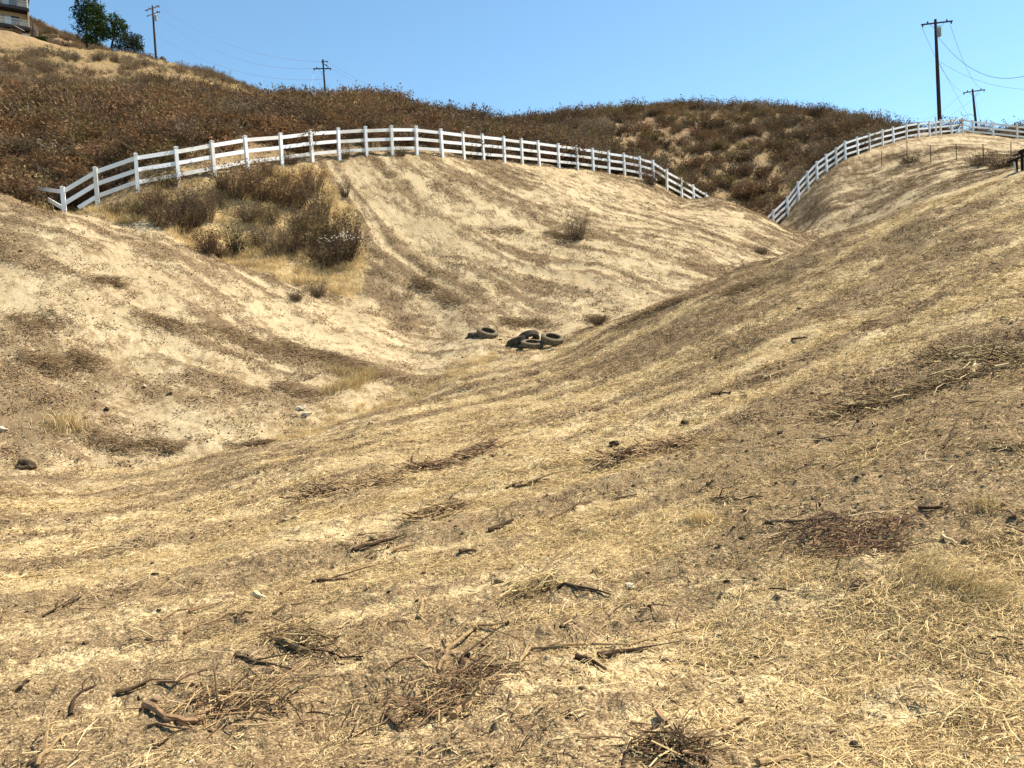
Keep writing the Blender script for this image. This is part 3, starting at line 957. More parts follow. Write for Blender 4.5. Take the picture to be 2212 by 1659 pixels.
slider(1.32, 3.35, .1, 1.95)
slider(1.5, 3.5, 3.1, 5.0)
slider(5.6, 7.6, .1, 1.95)
slider(5.6, 7.6, 3.1, 5.0)
for w0 in (.02, 3.01):
    hbox('balustrade_panel', 'rail_glass', .02, 4.26, -.06, -.04, w0 + .08, w0 + .95)
    hbox('handrail', 'whitewall', -.02, 4.27, -.09, -.02, w0 + .955, w0 + 1.0)
    hbox('balustrade_panel', 'rail_glass', 4.77, 9.2, -.06, -.04, w0 + .08, w0 + .95)
hbox('wall_lamp', 'trim', .95, 1.12, 1.36, 1.497, 1.45, 1.65)
m = MB()
m.tube([Vector(wpt(27, 52.5, DH - 1.2)), Vector(wpt(40, 60, DH - 1.8)), Vector(wpt(53, 67, DH - 2.2))], .045, 6); m.build('stair_rail', 'whitewall', house)
m = MB(); m.tube([Vector(wpt(27, 51, DH - 1.2)), Vector(wpt(28, 66, DH - 1.2))], .05, 6); m.build('stair_post', 'steel', house)
# pale retaining wall below the house
w0 = Vector(wpt(50, 74.5, 119.5)); w1 = Vector(wpt(68, 77.5, 119))
m = MB(); m.bar(w0 - Vector((0, 0, .25)), w1 - Vector((0, 0, .25)), .5, .7)
o = m.build('retaining_wall', 'whitewall'); tag(o, 'low pale concrete retaining wall below the house', 'wall')


# ------------------------------------------------------------------ rocks, clods
def rock_mesh(seed, flat=0.7, n=2, rough=0.28):
    import bmesh
    bm = bmesh.new()
    bmesh.ops.create_icosphere(bm, subdivisions=n, radius=1.0)
    rs = np.random.default_rng(seed)
    off = rs.uniform(0, 50, 3)
    for v in bm.verts:
        c_ = np.array(v.co)
        f_ = 1 + rough * 1.6 * float(vnoise(np.array([c_[0] * 1.3 + off[0] + c_[2]]), np.array([c_[1] * 1.3 + off[1] - c_[2] * .7]), seed)[0]) + rs.uniform(-rough, rough) * .35
        v.co = v.co * f_
        v.co.z *= flat
    me = bpy.data.meshes.new('rock')
    bm.to_mesh(me); bm.free()
    return me


ROCKS = [rock_mesh(100 + i, f_, 1 if i < 6 else 3, .28 if i < 6 else .38) for i, f_ in enumerate((.8, .55, .65, .9, .5, .7, .8, .6, .7, .55, .75))]


def stone(px, py, wpx, label, mat='stone', cat='stone', group='loose stones and clods', flat=1.0, name='stone', i=None):
    q = at(px, py)
    D = (CAM_M.transposed() @ q).z * -1
    s_ = wpx / 2 / F * D
    me = ROCKS[random.randrange(6, 11) if i is None else i].copy()
    me.materials.append(MAT[mat])
    o = bpy.data.objects.new(name, me); COL.objects.link(o)
    o.location = q + Vector((0, 0, s_ * .30 * flat))
    o.scale = (s_, s_ * random.uniform(.7, 1), s_ * flat)
    o.rotation_euler = (random.uniform(-.3, .3), random.uniform(-.3, .3), random.uniform(0, 6.28))
    tag(o, label, cat, group)
    return o


# dark rock stump beside the house
q = Vector(wpt(75, 82, 118.5)); g = float(gz(q.x, q.y))
m = MB()
for (x_, y_, r_) in ((0, 0, .55),):
    m.lathe((q.x, q.y, g - .3), [(.62, 0), (.66, .4), (.5, .9), (.52, 1.3), (.36, 1.8), (.2, 2.1), (0, 2.2)], (0.05, 0, 1), 9)
o = m.build('rock_outcrop', 'rust', origin=(q.x, q.y, g)); tag(o, 'upright dark brown boulder beside the house corner on the left ridge', 'boulder')
for v in o.data.vertices:
    v.co.x *= 1 + random.uniform(-.2, .2); v.co.y *= 1 + random.uniform(-.2, .2)

# ------------------------------------------------------------------ old tyres in the valley
def tyre(label, c, axis, R0=0.335, W=0.21, mat='rubber', group='old tyres dumped in the valley', rim=0.205, arc=1.0, start=0.0):
    c, axis = Vector(c), Vector(axis).normalized()
    root = thing('tyre', label, 'tyre', c, group)
    h = W / 2
    prof = [(rim, -h * .62), (rim + .02, -h * .92), (rim + .06, -h * 1.02), (R0 - .05, -h * .98), (R0 - .015, -h * .80), (R0, -h * .45), (R0 + .004, 0),
            (R0, h * .45), (R0 - .015, h * .80), (R0 - .05, h * .98), (rim + .06, h * 1.02), (rim + .02, h * .92), (rim, h * .62), (rim + .03, h * .5),
            (R0 - .035, h * .62), (R0 - .03, 0), (R0 - .035, -h * .62), (rim + .03, -h * .5)]
    m = MB(); m.lathe(c, prof, axis, 36, arc=arc, start=start, closed=True)
    m.build('casing', mat, root, smooth=True)
    sx = axis.orthogonal().normalized(); sy = axis.cross(sx)
    m = MB()
    for j in range(44):
        a = 2 * math.pi * (start + arc * j / 44)
        rd = sx * math.cos(a) + sy * math.sin(a); tg = -sx * math.sin(a) + sy * math.cos(a)
        for kk in (-.52, 0, .52):
            m.box(c + rd * (R0 + .001 - abs(kk) * .006) + axis * h * kk, tg * .017, axis * h * .2, rd * .007)
    m.build('tread', mat, root)
    return root


def tpos(px, py, D, up=0.0):
    q = pd(px, D)
    return q + Vector((0, 0, up))


V3 = Vector
tyre('dusty grey tyre leaning toward the viewer, leftmost of the dumped tyres', V3(wpt(1053, 719.5, 24.0)), (.27, -.36, .89))
tyre('buried dark tyre poking out behind the leftmost dumped tyre', V3(wpt(1033, 727, 24.25)), (.15, -.1, 1), mat='rubber_dark')
tyre('dusty pale tyre lying face up, rightmost of the dumped tyres', V3(wpt(1193, 732.5, 22.7)), (.2, -.36, .9))
tyre('dark brown tyre standing tilted in the middle of the tyre heap', V3(wpt(1141, 731.5, 23.3)), (-.25, .5, .84), mat='rubber_dark')
tyre('half buried pale ring of a tyre at the front of the heap', V3(wpt(1150, 743, 22.7)), (.10, -.25, 1), mat='rubber', W=.17)
tyre('dark tyre sunk in soil at the left end of the tyre heap', V3(wpt(1119, 738, 23.2)), (-.25, .15, 1), mat='rubber_dark')

# ------------------------------------------------------------------ tank, gate and frame on the left ridge
def onridge(px, D, py0=130): return pd(px, D, py0)
q = onridge(352, 117.6)
tk = thing('water_tank', 'small dark barrel tank lying beside the ridge power pole', 'tank', q)
m = MB(); ax_ = V3((.45, -.9, 0.05)).normalized()
m.lathe(q + V3((0, 0, .42)), [(0, -.75), (.36, -.72), (.42, -.62), (.42, .62), (.36, .72), (0, .75)], ax_, 18); m.build('drum', 'tin', tk, smooth=True)
m = MB(); m.tube([q + V3((-.2, .2, .8)), q + V3((-.2, .2, 1.15))], .07, 7); m.build('filler_neck', 'tin', tk)
for sgn in (-.45, .45):
    m = MB(); m.box(q + ax_ * sgn + V3((0, 0, .0)), (.3, 0, 0), (0, .08, 0), (0, 0, .1)); m.build('cradle', 'pole', tk)
q = onridge(376, 117)
gt_ = thing('field_gate', 'grey tubular field gate propped on the ridge right of the tank', 'gate', q)
ga, gb = V3(wpt(361, 140, 117)), V3(wpt(394, 129.5, 116))
gl = V3(wpt(394, 148, 116)) - gb
for t in (0, .2, .4, .6, .8, 1):
    m = MB(); m.tube([ga + gl * .12 + (gl * .75) * t, gb + gl * t], .022, 5); m.build('bar', 'steel', gt_)
for t in (0, .45, 1):
    a_ = (ga + gl * .12).lerp(gb, t); b2 = (ga + gl * .87).lerp(gb + gl, t)
    m = MB(); m.tube([a_, b2 - V3((0, 0, .1))], .03, 5); m.build('upright', 'steel', gt_)
q = onridge(325, 118.5)
sf = thing('swing_frame', 'thin A-shaped metal frame left of the ridge power pole', 'frame', q)
DS = 118.5
for a_, b_ in (((318, 127), (323.5, 114.7)), ((323.5, 114.7), (329, 129)), ((323.5, 114.7), (338.5, 120.5)), ((338.5, 120.5), (346, 132)), ((338.5, 120.5), (335, 131))):
    m = MB(); m.tube([wpt(*a_, DS), wpt(*b_, DS)], .035, 5); m.build('tube', 'rust', sf)


# ------------------------------------------------------------------ trees on the left ridge
def tree(label, px_base, D, trunk_top, blobs, mat, nleaf, lsize, name='broadleaf_tree', trunk_r=.22, lean=None, seed=1, base_py=106):
    rs = np.random.default_rng(seed)
    b0 = pd(px_base, D, base_py)
    root = thing(name, label, 'tree', b0, 'trees on the left ridge')
    tt = V3(wpt(*trunk_top, D))
    m = MB()
    mid = b0.lerp(tt, .5) + V3((rs.uniform(-.2, .2), rs.uniform(-.2, .2), 0))
    m.tube([b0 - V3((0, 0, .3)), b0.lerp(mid, .5), mid, tt], [trunk_r * 1.2, trunk_r, trunk_r * .75, trunk_r * .3], 7)
    cs = []
    for (cx_, cy_, rx, ry) in blobs:
        c_ = V3(wpt(cx_, cy_, D))
        cs.append((c_, rx / F * D, ry / F * D))
        m.tube([mid.lerp(tt, rs.uniform(0, .8)), mid.lerp(c_, .6) + V3((0, 0, -.2)), c_], [trunk_r * .45, trunk_r * .25, .03], 5)
    m.build('trunk', 'bark', root)
    m = MB()
    for (c_, rx, ry) in cs:
        nc = max(10, int(26 * rx * ry))
        for _ in range(nc):
            d = rs.normal(size=3); d /= np.linalg.norm(d)
            rr_ = rs.uniform(.2, 1.0) ** .6
            cc = np.array(c_) + d * rr_ * np.array([rx, rx, ry])
            cr = rs.uniform(.2, .42)
            for _ in range(nleaf):
                p_ = cc + rs.normal(size=3) * cr * np.array([.6, .6, .55])
                a_ = rs.normal(size=3); a_ /= np.linalg.norm(a_)
                b_ = np.cross(a_, rs.normal(size=3)); b_ /= np.linalg.norm(b_)
                a_ = a_ * lsize * rs.uniform(.6, 1.4); b_ = b_ * lsize * rs.uniform(.3, .7)
                m.quad(p_ - a_, p_ - b_ * .8, p_ + a_, p_ + b_)
    m.build('crown', mat, root)
    return root


tree('tall dark open-crowned tree, leftmost on the ridge', 189, 121, (190, 6), [(192, -14, 24, 16), (188, 8, 30, 16), (180, 26, 24, 12), (172, 40, 18, 9), (185, 46, 24, 16), (170, 58, 14, 9), (176, 76, 13, 10), (187, 88, 14, 9), (200, 20, 20, 16), (166, 20, 12, 6)],
     'tree1', 12, .16, seed=3)
tree('dense green tree in the middle of the ridge clump', 206, 119.5, (208, 20), [(206, 18, 17, 14), (202, 38, 22, 18), (213, 46, 18, 20), (200, 62, 22, 18), (208, 80, 18, 14), (196, 84, 12, 12), (222, 64, 12, 16), (210, 94, 11, 8), (217, 26, 10, 12)],
     'tree2', 16, .15, seed=4)
tree('bushy yellow-green tree with a rounded top right of the dense tree', 238, 120.5, (250, 40), [(236, 42, 10, 13), (240, 60, 17, 17), (252, 36, 4.5, 11), (254, 56, 16, 14), (262, 52, 13, 12), (226, 68, 12, 14), (246, 76, 15, 11), (270, 62, 8, 10), (262, 72, 12, 12), (234, 82, 10, 8)],
     'tree2', 16, .15, seed=5, trunk_r=.16)
tree('low grey-green rounded tree at the right end of the clump', 294, 118.6, (282, 82), [(276, 84, 17, 16), (262, 94, 17, 14), (290, 88, 15, 14), (300, 96, 12, 11), (254, 104, 11, 9), (280, 104, 17, 10), (306, 104, 7, 6), (298, 80, 9, 9), (270, 74, 9, 9), (290, 108, 10, 6)],
     'tree3', 16, .15, seed=6, trunk_r=.17, base_py=118)
# low green shrub and logs by the house
q = pd(90, 118.5, 85)
m = MB(); rs = np.random.default_rng(8)
for _ in range(420):
    p_ = np.array(q) + np.array([rs.normal() * .45, rs.normal() * .3, .35 + rs.normal() * .17])
    a_ = rs.normal(size=3) * .09; b_ = np.cross(a_, rs.normal(size=3)); b_ *= .06 / (np.linalg.norm(b_) + 1e-6)
    m.quad(p_ - a_, p_ - b_, p_ + a_, p_ + b_)
o = m.build('green_shrub', 'tree2', origin=q); tag(o, 'small bright green shrub right of the dark boulder by the house', 'shrub')
for i, (x0, x1, D, lb) in enumerate(((270, 286, 117.2, 'pale fallen log lying under the low rounded tree'), (289, 308, 116.8, 'dark fallen log on the ridge right of the low rounded tree'))):
    a_, b_ = pd(x0, D, 115), pd(x1, D, 120)
    m = MB(); m.tube([a_ + V3((0, 0, .1)), b_ + V3((0, 0, .12))], [.16, .12], 8); o = m.build('fallen_log', 'stick' if i == 0 else 'pole', origin=a_); tag(o, lb, 'log')

# ------------------------------------------------------------------ bushes
def bush_geo(seed, w, h, nt, nl, leaf, spread=0.75, thick=0.012, up=0.55, tuft=0.5):
    """stems and foliage of a dry shrub, base at the origin"""
    rs = np.random.default_rng(seed)
    ms, ml = MB(), MB()
    for _ in range(nt):
        a = rs.uniform(0, 2 * math.pi); sp = math.sqrt(rs.uniform(0, 1)) * spread
        d = np.array([math.cos(a) * sp, math.sin(a) * sp, 1.0]); d /= np.linalg.norm(d)
        L = h * rs.uniform(.55, 1.12) / max(d[2], .55)
        b0 = np.array([math.cos(a), math.sin(a), 0]) * rs.uniform(0, .28) * w + np.array([0, 0, -.08])
        bend = np.array([rs.normal() * .12, rs.normal() * .12, 0]) * L
        p1 = b0 + d * np.array([w * .9, w * .9, 1]) * L * .55
        p2 = b0 + d * np.array([w * .9, w * .9, 1]) * L + bend + np.array([0, 0, L * .08])
        s_ = np.cross(d, rs.normal(size=3)); s_ /= np.linalg.norm(s_) + 1e-9
        t0 = thick * rs.uniform(.6, 1.3)
        ms.quad(b0 - s_ * t0, b0 + s_ * t0, p1 + s_ * t0 * .6, p1 - s_ * t0 * .6)
        ms.tri(p1 - s_ * t0 * .6, p1 + s_ * t0 * .6, p2)
        # side twigs
        for _ in range(2):
            t = rs.uniform(.3, .9); q = p1 * (1 - t) + p2 * t
            e = q + (rs.normal(size=3) * .5 + np.array([0, 0, .9])) * L * .16
            ms.tri(q - s_ * t0 * .4, q + s_ * t0 * .4, e)
        for _ in range(nl):
            t = rs.uniform(0, 1) ** up
            q = (b0 * (1 - t) + p1 * t) if rs.uniform() < .35 else (p1 * (1 - t) + p2 * t)
            q = q + rs.normal(size=3) * w * .05 * tuft * 2
            v = (p2 - p1); v = v / (np.linalg.norm(v) + 1e-9) * .8 + rs.normal(size=3) * .55
            v /= np.linalg.norm(v)
            u = np.cross(v, rs.normal(size=3)); u /= np.linalg.norm(u) + 1e-9
            l_ = leaf * rs.uniform(.6, 1.5)
            ml.quad(q - u * l_ * .22, q + u * l_ * .22, q + v * l_ + u * l_ * .12, q + v * l_ - u * l_ * .12)
    return ms, ml


BKIND = ['b_brown', 'b_rust', 'b_olive', 'b_grey', 'b_dark']
# far bushes: one mesh each, two materials
BUSH = {}
for ki, kd in enumerate(BKIND):
    for v_ in range(3):
        ms, ml = bush_geo(500 + ki * 10 + v_, .85, .85, 44, 17, .085, .9 + .2 * v_, .013, .6, 1.0)
        off = len(ms.v)
        ms.v += ml.v
        ms.f += [tuple(q + off for q in f_) for f_ in ml.f]
        ms.m += [1] * len(ml.f)
        BUSH[kd, v_] = ms.mesh('scrub_' + kd[2:], ['stem', kd])

# near bushes in the gully: stems and foliage as parts
NEAR = {}
for ki, kd in enumerate(BKIND):
    for v_ in range(2):
        ms, ml = bush_geo(700 + ki * 10 + v_, .8, 1.0, 110, 14 if v_ == 0 else 7, .05, .75 if v_ == 0 else .5, .008, .6, .6)
        NEAR[kd, v_] = (ms.mesh('stems', 'stem'), ml.mesh('foliage', kd))


def near_bush(px, py, wpx, hpx, kd, v_, label, cat='bush', group='bushes in the gully below the fence', D=None):
    q = at(px, py) if D is None else pd(px, D, py)
    Dq = -(CAM_M.transposed() @ q).z
    W, H = wpx / F * Dq, hpx / F * Dq
    root = thing('dry_bush', label, cat, q, group)
    root.rotation_euler = (0, 0, random.uniform(0, 6.28))
    root.scale = (W / .86, W / .86, H / 1.0)
    for nm, me in zip(('stems', 'foliage'), NEAR[kd, v_]):
        o = bpy.data.objects.new(nm, me); COL.objects.link(o); o.parent = root
    return root


def z6(X, Y): return (600 + X / 2.212) / 1.8228, (600 + Y / 2.212) / 1.8228


for X, Y, W, H, kd, v_, lb in [
    (110, 320, 230, 160, 'b_olive', 0, 'orange-olive bush hiding the bottom rail near the left end of the fence'),
    (330, 500, 270, 230, 'b_grey', 1, 'wispy grey-brown bush below the fourth fence post'),
    (90, 650, 260, 230, 'b_dark', 0, 'large dark bush at the left end of the gully'),
    (290, 690, 220, 190, 'b_brown', 0, 'dark brown bush in the gully left of the green leafy plant'),
    (470, 590, 210, 220, 'b_brown', 1, 'wispy brown bush above and left of the green leafy plant'),
    (720, 400, 310, 270, 'b_brown', 0, 'broad brown bush with a forked stem in the upper gully'),
    (870, 310, 260, 240, 'b_rust', 1, 'rust-tipped bush touching the lowest fence rail'),
    (1000, 210, 220, 170, 'b_brown', 1, 'brown bush at the fence foot above the gully'),
    (1160, 290, 190, 130, 'b_olive', 1, 'small olive bush at the top right of the gully'),
    (1400, 360, 240, 220, 'b_rust', 0, 'rust-brown bush at the upper right edge of the gully'),
    (1130, 470, 330, 240, 'b_rust', 0, 'wide rust bush in the upper middle of the gully'),
    (1270, 480, 220, 200, 'b_brown', 0, 'brown bush between the two rust bushes of the gully'),
    (1460, 600, 270, 260, 'b_dark', 1, 'dark wispy bush on the right edge of the gully'),
    (840, 610, 220, 170, 'b_grey', 0, 'low grey bush in the middle of the gully'),
    (1020, 650, 230, 200, 'b_olive', 1, 'thin olive-brown bush right of the low grey bush'),
    (1060, 900, 280, 240, 'b_grey', 1, 'grey-brown bush at the lower edge of the gully beside dry grass'),
    (1210, 900, 220, 240, 'b_brown', 1, 'upright brown bush in the lower middle of the gully'),
    (1370, 840, 280, 270, 'b_olive', 0, 'olive-brown bush above the dark flowering bush'),
    (1530, 1000, 300, 230, 'b_dark', 0, 'dark low bush at the lower right tip of the gully'),
    (1670, 960, 300, 260, 'b_dark', 0, 'dark bush with pale flower heads at the lower right of the gully'),
    (1750, 800, 190, 280, 'b_dark', 1, 'tall thin dark bush on the far right edge of the gully'),
    (480, 880, 240, 190, 'b_rust', 0, 'reddish brown bush under the left of the green leafy plant'),
    (590, 920, 160, 120, 'b_brown', 0, 'small brown bush right below the green leafy plant'),
    (250, 240, 110, 70, 'b_brown', 1, 'small brown tuft at a fence post left of the broad brown bush'),
    (1200, 110, 150, 90, 'b_dark', 0, 'dark low bush under the fence just above the bare slope'),
    (1680, 60, 130, 90, 'b_brown', 1, 'small brown bush at a fence foot right of the gully'),
    (200, 560, 230, 180, 'b_brown', 0, 'brown bush between the large dark bush and the wispy grey-brown one'),
    (380, 640, 220, 180, 'b_dark', 1, 'dark wispy bush just left of the green leafy plant'),
    (560, 480, 200, 160, 'b_brown', 1, 'thin brown bush in the pale grass of the upper gully'),
    (610, 360, 200, 170, 'b_olive', 1, 'olive-brown bush left of the broad forked bush'),
    (940, 430, 230, 190, 'b_brown', 0, 'brown bush right of the broad forked bush'),
    (1300, 680, 240, 200, 'b_brown', 1, 'grey-brown bush in the very middle of the right half of the gully'),
    (930, 820, 220, 190, 'b_grey', 1, 'pale wispy bush right beside the green leafy plant'),
    (1560, 780, 240, 220, 'b_brown', 0, 'brown bush left of the tall thin dark bush'),
    (20, 480, 220, 160, 'b_brown', 0, 'brown bush at the left gully rim under the second fence span'),
    (-120, 560, 200, 140, 'b_olive', 0, 'olive bush leaning on the left hill crest by the second fence post'),
    (-330, 545, 220, 130, 'b_grey', 1, 'grey bush at the foot of the leftmost fence post'),
    (2170, 30, 110, 70, 'b_brown', 1, 'small brown tuft under the middle of the fence crest'),
]:
    x_, y_ = z6(X, Y)
    near_bush(x_, y_, W / 4.032, H / 4.032, kd, v_, lb)
# pale flower heads on the dark bush
x_, y_ = z6(1670, 960); q = at(x_, y_)
for o in [o for o in COL.objects if o.get('label', '').startswith('dark bush with pale flower')]:
    rs = np.random.default_rng(5); m = MB()
    for _ in range(90):
        a = rs.uniform(0, 6.28); r_ = rs.uniform(0, .62)
        c_ = np.array([math.cos(a) * r_, math.sin(a) * r_, .62 + .3 * (1 - r_) + rs.normal() * .08])
        m.box(c_, (.016, 0, .004), (0, .016, .004), (0, 0, .01))
    me = m.mesh('flower_heads', 'flower'); fo = bpy.data.objects.new('flower_heads', me); COL.objects.link(fo); fo.parent = o

# the grey-green leafy plant in the gully
x_, y_ = z6(725, 925); q = at(x_, y_)
lp = thing('leafy_plant', 'dark grey-green leafy plant with large drooping leaves in the gully', 'plant', q)
rs = np.random.default_rng(12); m = MB(); m2 = MB()
for _ in range(26):
    a = rs.uniform(0, 6.28); r_ = math.sqrt(rs.uniform(0, 1)) * .55
    tip = q + V3((math.cos(a) * r_, math.sin(a) * r_ * .8, rs.uniform(.5, 1.3)))
    m2.tube([q + V3((math.cos(a) * .06, math.sin(a) * .06, -.05)), q.lerp(tip, .6) + V3((0, 0, .06)), tip], [.014, .01, .005], 4)
    for _ in range(13):
        t = rs.uniform(.25, 1.0); c_ = np.array(q.lerp(tip, t)) + rs.normal(size=3) * .07
        a2 = rs.uniform(0, 6.28); v = np.array([math.cos(a2), math.sin(a2), rs.uniform(-.7, .2)]); v /= np.linalg.norm(v)
        u = np.cross(v, [0, 0, 1]); u /= np.linalg.norm(u); l_ = rs.uniform(.08, .15)
        m.quad(c_, c_ + v * l_ * .5 + u * l_ * .28, c_ + v * l_ - np.array([0, 0, l_ * .25]), c_ + v * l_ * .5 - u * l_ * .28)
m2.build('stems', 'stem', lp); m.build('leaves', 'leafgreen', lp)

# lone bushes and heaps on the hills
for px, py, W, H, kd, v_, lb, grp in [
    (1245, 518, 58, 50, 'b_grey', 1, 'dry twiggy bush alone on the middle of the mown hill', 'lone dry bushes on the mown hills'),
    (745, 425, 28, 30, 'b_dark', 1, 'small dark bush on the bare slope right of the gully', 'lone dry bushes on the mown hills'),
    (1645, 548, 40, 18, 'b_grey', 1, 'low tan tuft at the right shoulder of the mown hill', 'lone dry bushes on the mown hills'),
    (640, 650, 36, 24, 'b_dark', 0, 'small dark bush on the crest of the left hill', 'lone dry bushes on the mown hills'),
    (688, 640, 48, 34, 'b_grey', 1, 'grey dry bush behind the crest of the left hill', 'lone dry bushes on the mown hills'),
    (1405, 398, 40, 34, 'b_brown', 0, 'brown bush filling the gap under the fence at its bend', 'lone dry bushes on the mown hills'),
    (1292, 702, 34, 22, 'b_brown', 0, 'brown tuft on the far side of the valley right of the tyres', 'lone dry bushes on the mown hills'),
    (2115, 358, 60, 24, 'b_dark', 1, 'dark brambles at the foot of the wire fence stakes', 'lone dry bushes on the mown hills'),
    (2165, 362, 70, 28, 'b_dark', 0, 'dark brambles beside the black timber railing', 'lone dry bushes on the mown hills'),
    (1965, 352, 60, 18, 'b_grey', 1, 'thin dry brambles along the left part of the wire fence', 'lone dry bushes on the mown hills'),
]:
    if lb: near_bush(px, py, W, H, kd, v_, lb, 'bush', grp)

# hillside scrub: the largest stand as single bushes, the rest as one mass
cand = []
rs = np.random.default_rng(77)
nb = 12500
aa = rs.uniform(-.68, .66, nb)
rr = np.sqrt(np.where(np.arange(nb) < 7000, rs.uniform(28 ** 2, 132 ** 2, nb), rs.uniform(28 ** 2, 58 ** 2, nb)))
farb = np.arange(nb) > 11000
aa = np.where(farb, rs.uniform(-.66, -.40, nb), aa); rr = np.where(farb, rs.uniform(128, 195, nb), rr)
x, y = np.sin(aa) * rr, np.cos(aa) * rr
zn = zones(x, y)
frr = np.interp(aa, FENCE_A, FENCE_R)
den = fbm(x * .10, y * .10, 91, 3) + .5 * fbm(x * .3, y * .3, 92, 2)
keep = (rr > frr + .9) & (den > np.where(rr < frr + 14, -3, np.where((rr < 62) | (aa > -.1), -.72, -.46))) & (zn['brush'] > .5)
ridge = sstep(78, 100, rr) * (aa < -.27)
keep &= farb | (rs.uniform(size=nb) > ridge * .25)
_bx, _by = proj(np.stack([x, y, gz(x, y)], 1))
keep &= ~((rr > 113) & (rr < 142) & (aa < -.36) & (rs.uniform(size=nb) < .9))
keep &= ~((aa > .485) & (rr < 78) & (rs.uniform(size=nb) > .4))
x, y, rr, aa = x[keep], y[keep], rr[keep], aa[keep]
z = gz(x, y)
tz = z / np.hypot(x, y)
# which stand in view: not behind the ground between
vis = np.ones(len(x), bool)
for f_ in np.linspace(.35, .985, 30):
    vis &= base_z(x * f_, y * f_) < (z + .9) * f_
ppx, ppy = proj(np.stack([x, y, z], 1))
vis &= (ppx > -60) & (ppx < 2270)
x, y, z, rr, aa, ppx, ppy = (k_[vis] for k_ in (x, y, z, rr, aa, ppx, ppy))
hue = fbm(x * .07, y * .07, 95, 2) + .8 * rs.normal(size=len(x)) * .45
kindi = np.where(hue < -.35, 4, np.where(hue < .05, 0, np.where(hue < .3, 2, 1)))
kindi = np.where(rs.uniform(size=len(x)) < .13, 3, kindi)
right = aa > .03
kindi = np.where(right & (kindi == 1) & (rs.uniform(size=len(x)) < .6), 4, kindi)
kindi = np.where((aa < -.27) & (rr > 70), np.where(rs.uniform(size=len(x)) < .55, 3, 0), kindi)
leftn = (aa < -.1) & (rr < 60) & (rs.uniform(size=len(x)) < .30)
kindi = np.where(leftn, 1, kindi)
kindi = np.where(rr > 128, np.where(rs.uniform(size=len(x)) < .4, 3, 0), kindi)
size = np.clip(np.exp(rs.normal(.05, .34, len(x))), .5, 1.9) * np.where((aa < -.27) & (rr > 70), .75, 1) * np.where(rr < 45, .82, 1.0)
hgt = size * rs.uniform(.62, .95, len(x)) * np.where(rr < 45, .8, 1)
order = np.argsort(-(size / rr))
names = {'b_brown': 'dry brown', 'b_rust': 'rust-coloured', 'b_olive': 'dull olive', 'b_grey': 'pale grey', 'b_dark': 'dark brown'}
NIND = 285
_o = 'zeroth first second third fourth fifth sixth seventh eighth ninth tenth eleventh twelfth thirteenth fourteenth fifteenth sixteenth seventeenth eighteenth nineteenth'.split()
ORD = _o + ['twentieth'] + ['twenty-' + w for w in _o[1:10]] + ['thirtieth'] + ['thirty-' + w for w in _o[1:10]]
todo = []
for i in order[:NIND]:
    kd = BKIND[kindi[i]]
    o = bpy.data.objects.new('scrub_bush', BUSH[kd, int(rs.integers(3))]); COL.objects.link(o)
    o.location = (x[i], y[i], z[i] - .05)
    o.rotation_euler = (0, 0, rs.uniform(0, 6.28))
    o.scale = (size[i], size[i], hgt[i])
    if aa[i] < _fa[0] - .01: k_, where = 0, 'left of the first post of the long white fence'
    elif aa[i] <= _fa[-1]: k_ = int(np.argmin(np.abs(_fa - aa[i]))) + 1; where = 'behind the %s post of the long white fence' % ORD[k_]
    else: k_ = 100 + int(np.argmin(np.abs(_ga - aa[i]))); where = 'behind the %s post of the far right fence' % ORD[k_ - 99]
    todo.append((k_, kd, rr[i], where, o))
todo.sort(key=lambda t: t[:3])
cnt = {}
for k_, kd, r_, where, o in todo:
    c_ = cnt[k_, kd] = cnt.get((k_, kd), 0) + 1
    tag(o, '%s scrub bush, %s upslope %s' % (names[kd], ORD[c_] if c_ > 1 else 'lowest', where), 'bush', 'scrub bushes on the hillside behind the fences')
rest = order[NIND:]


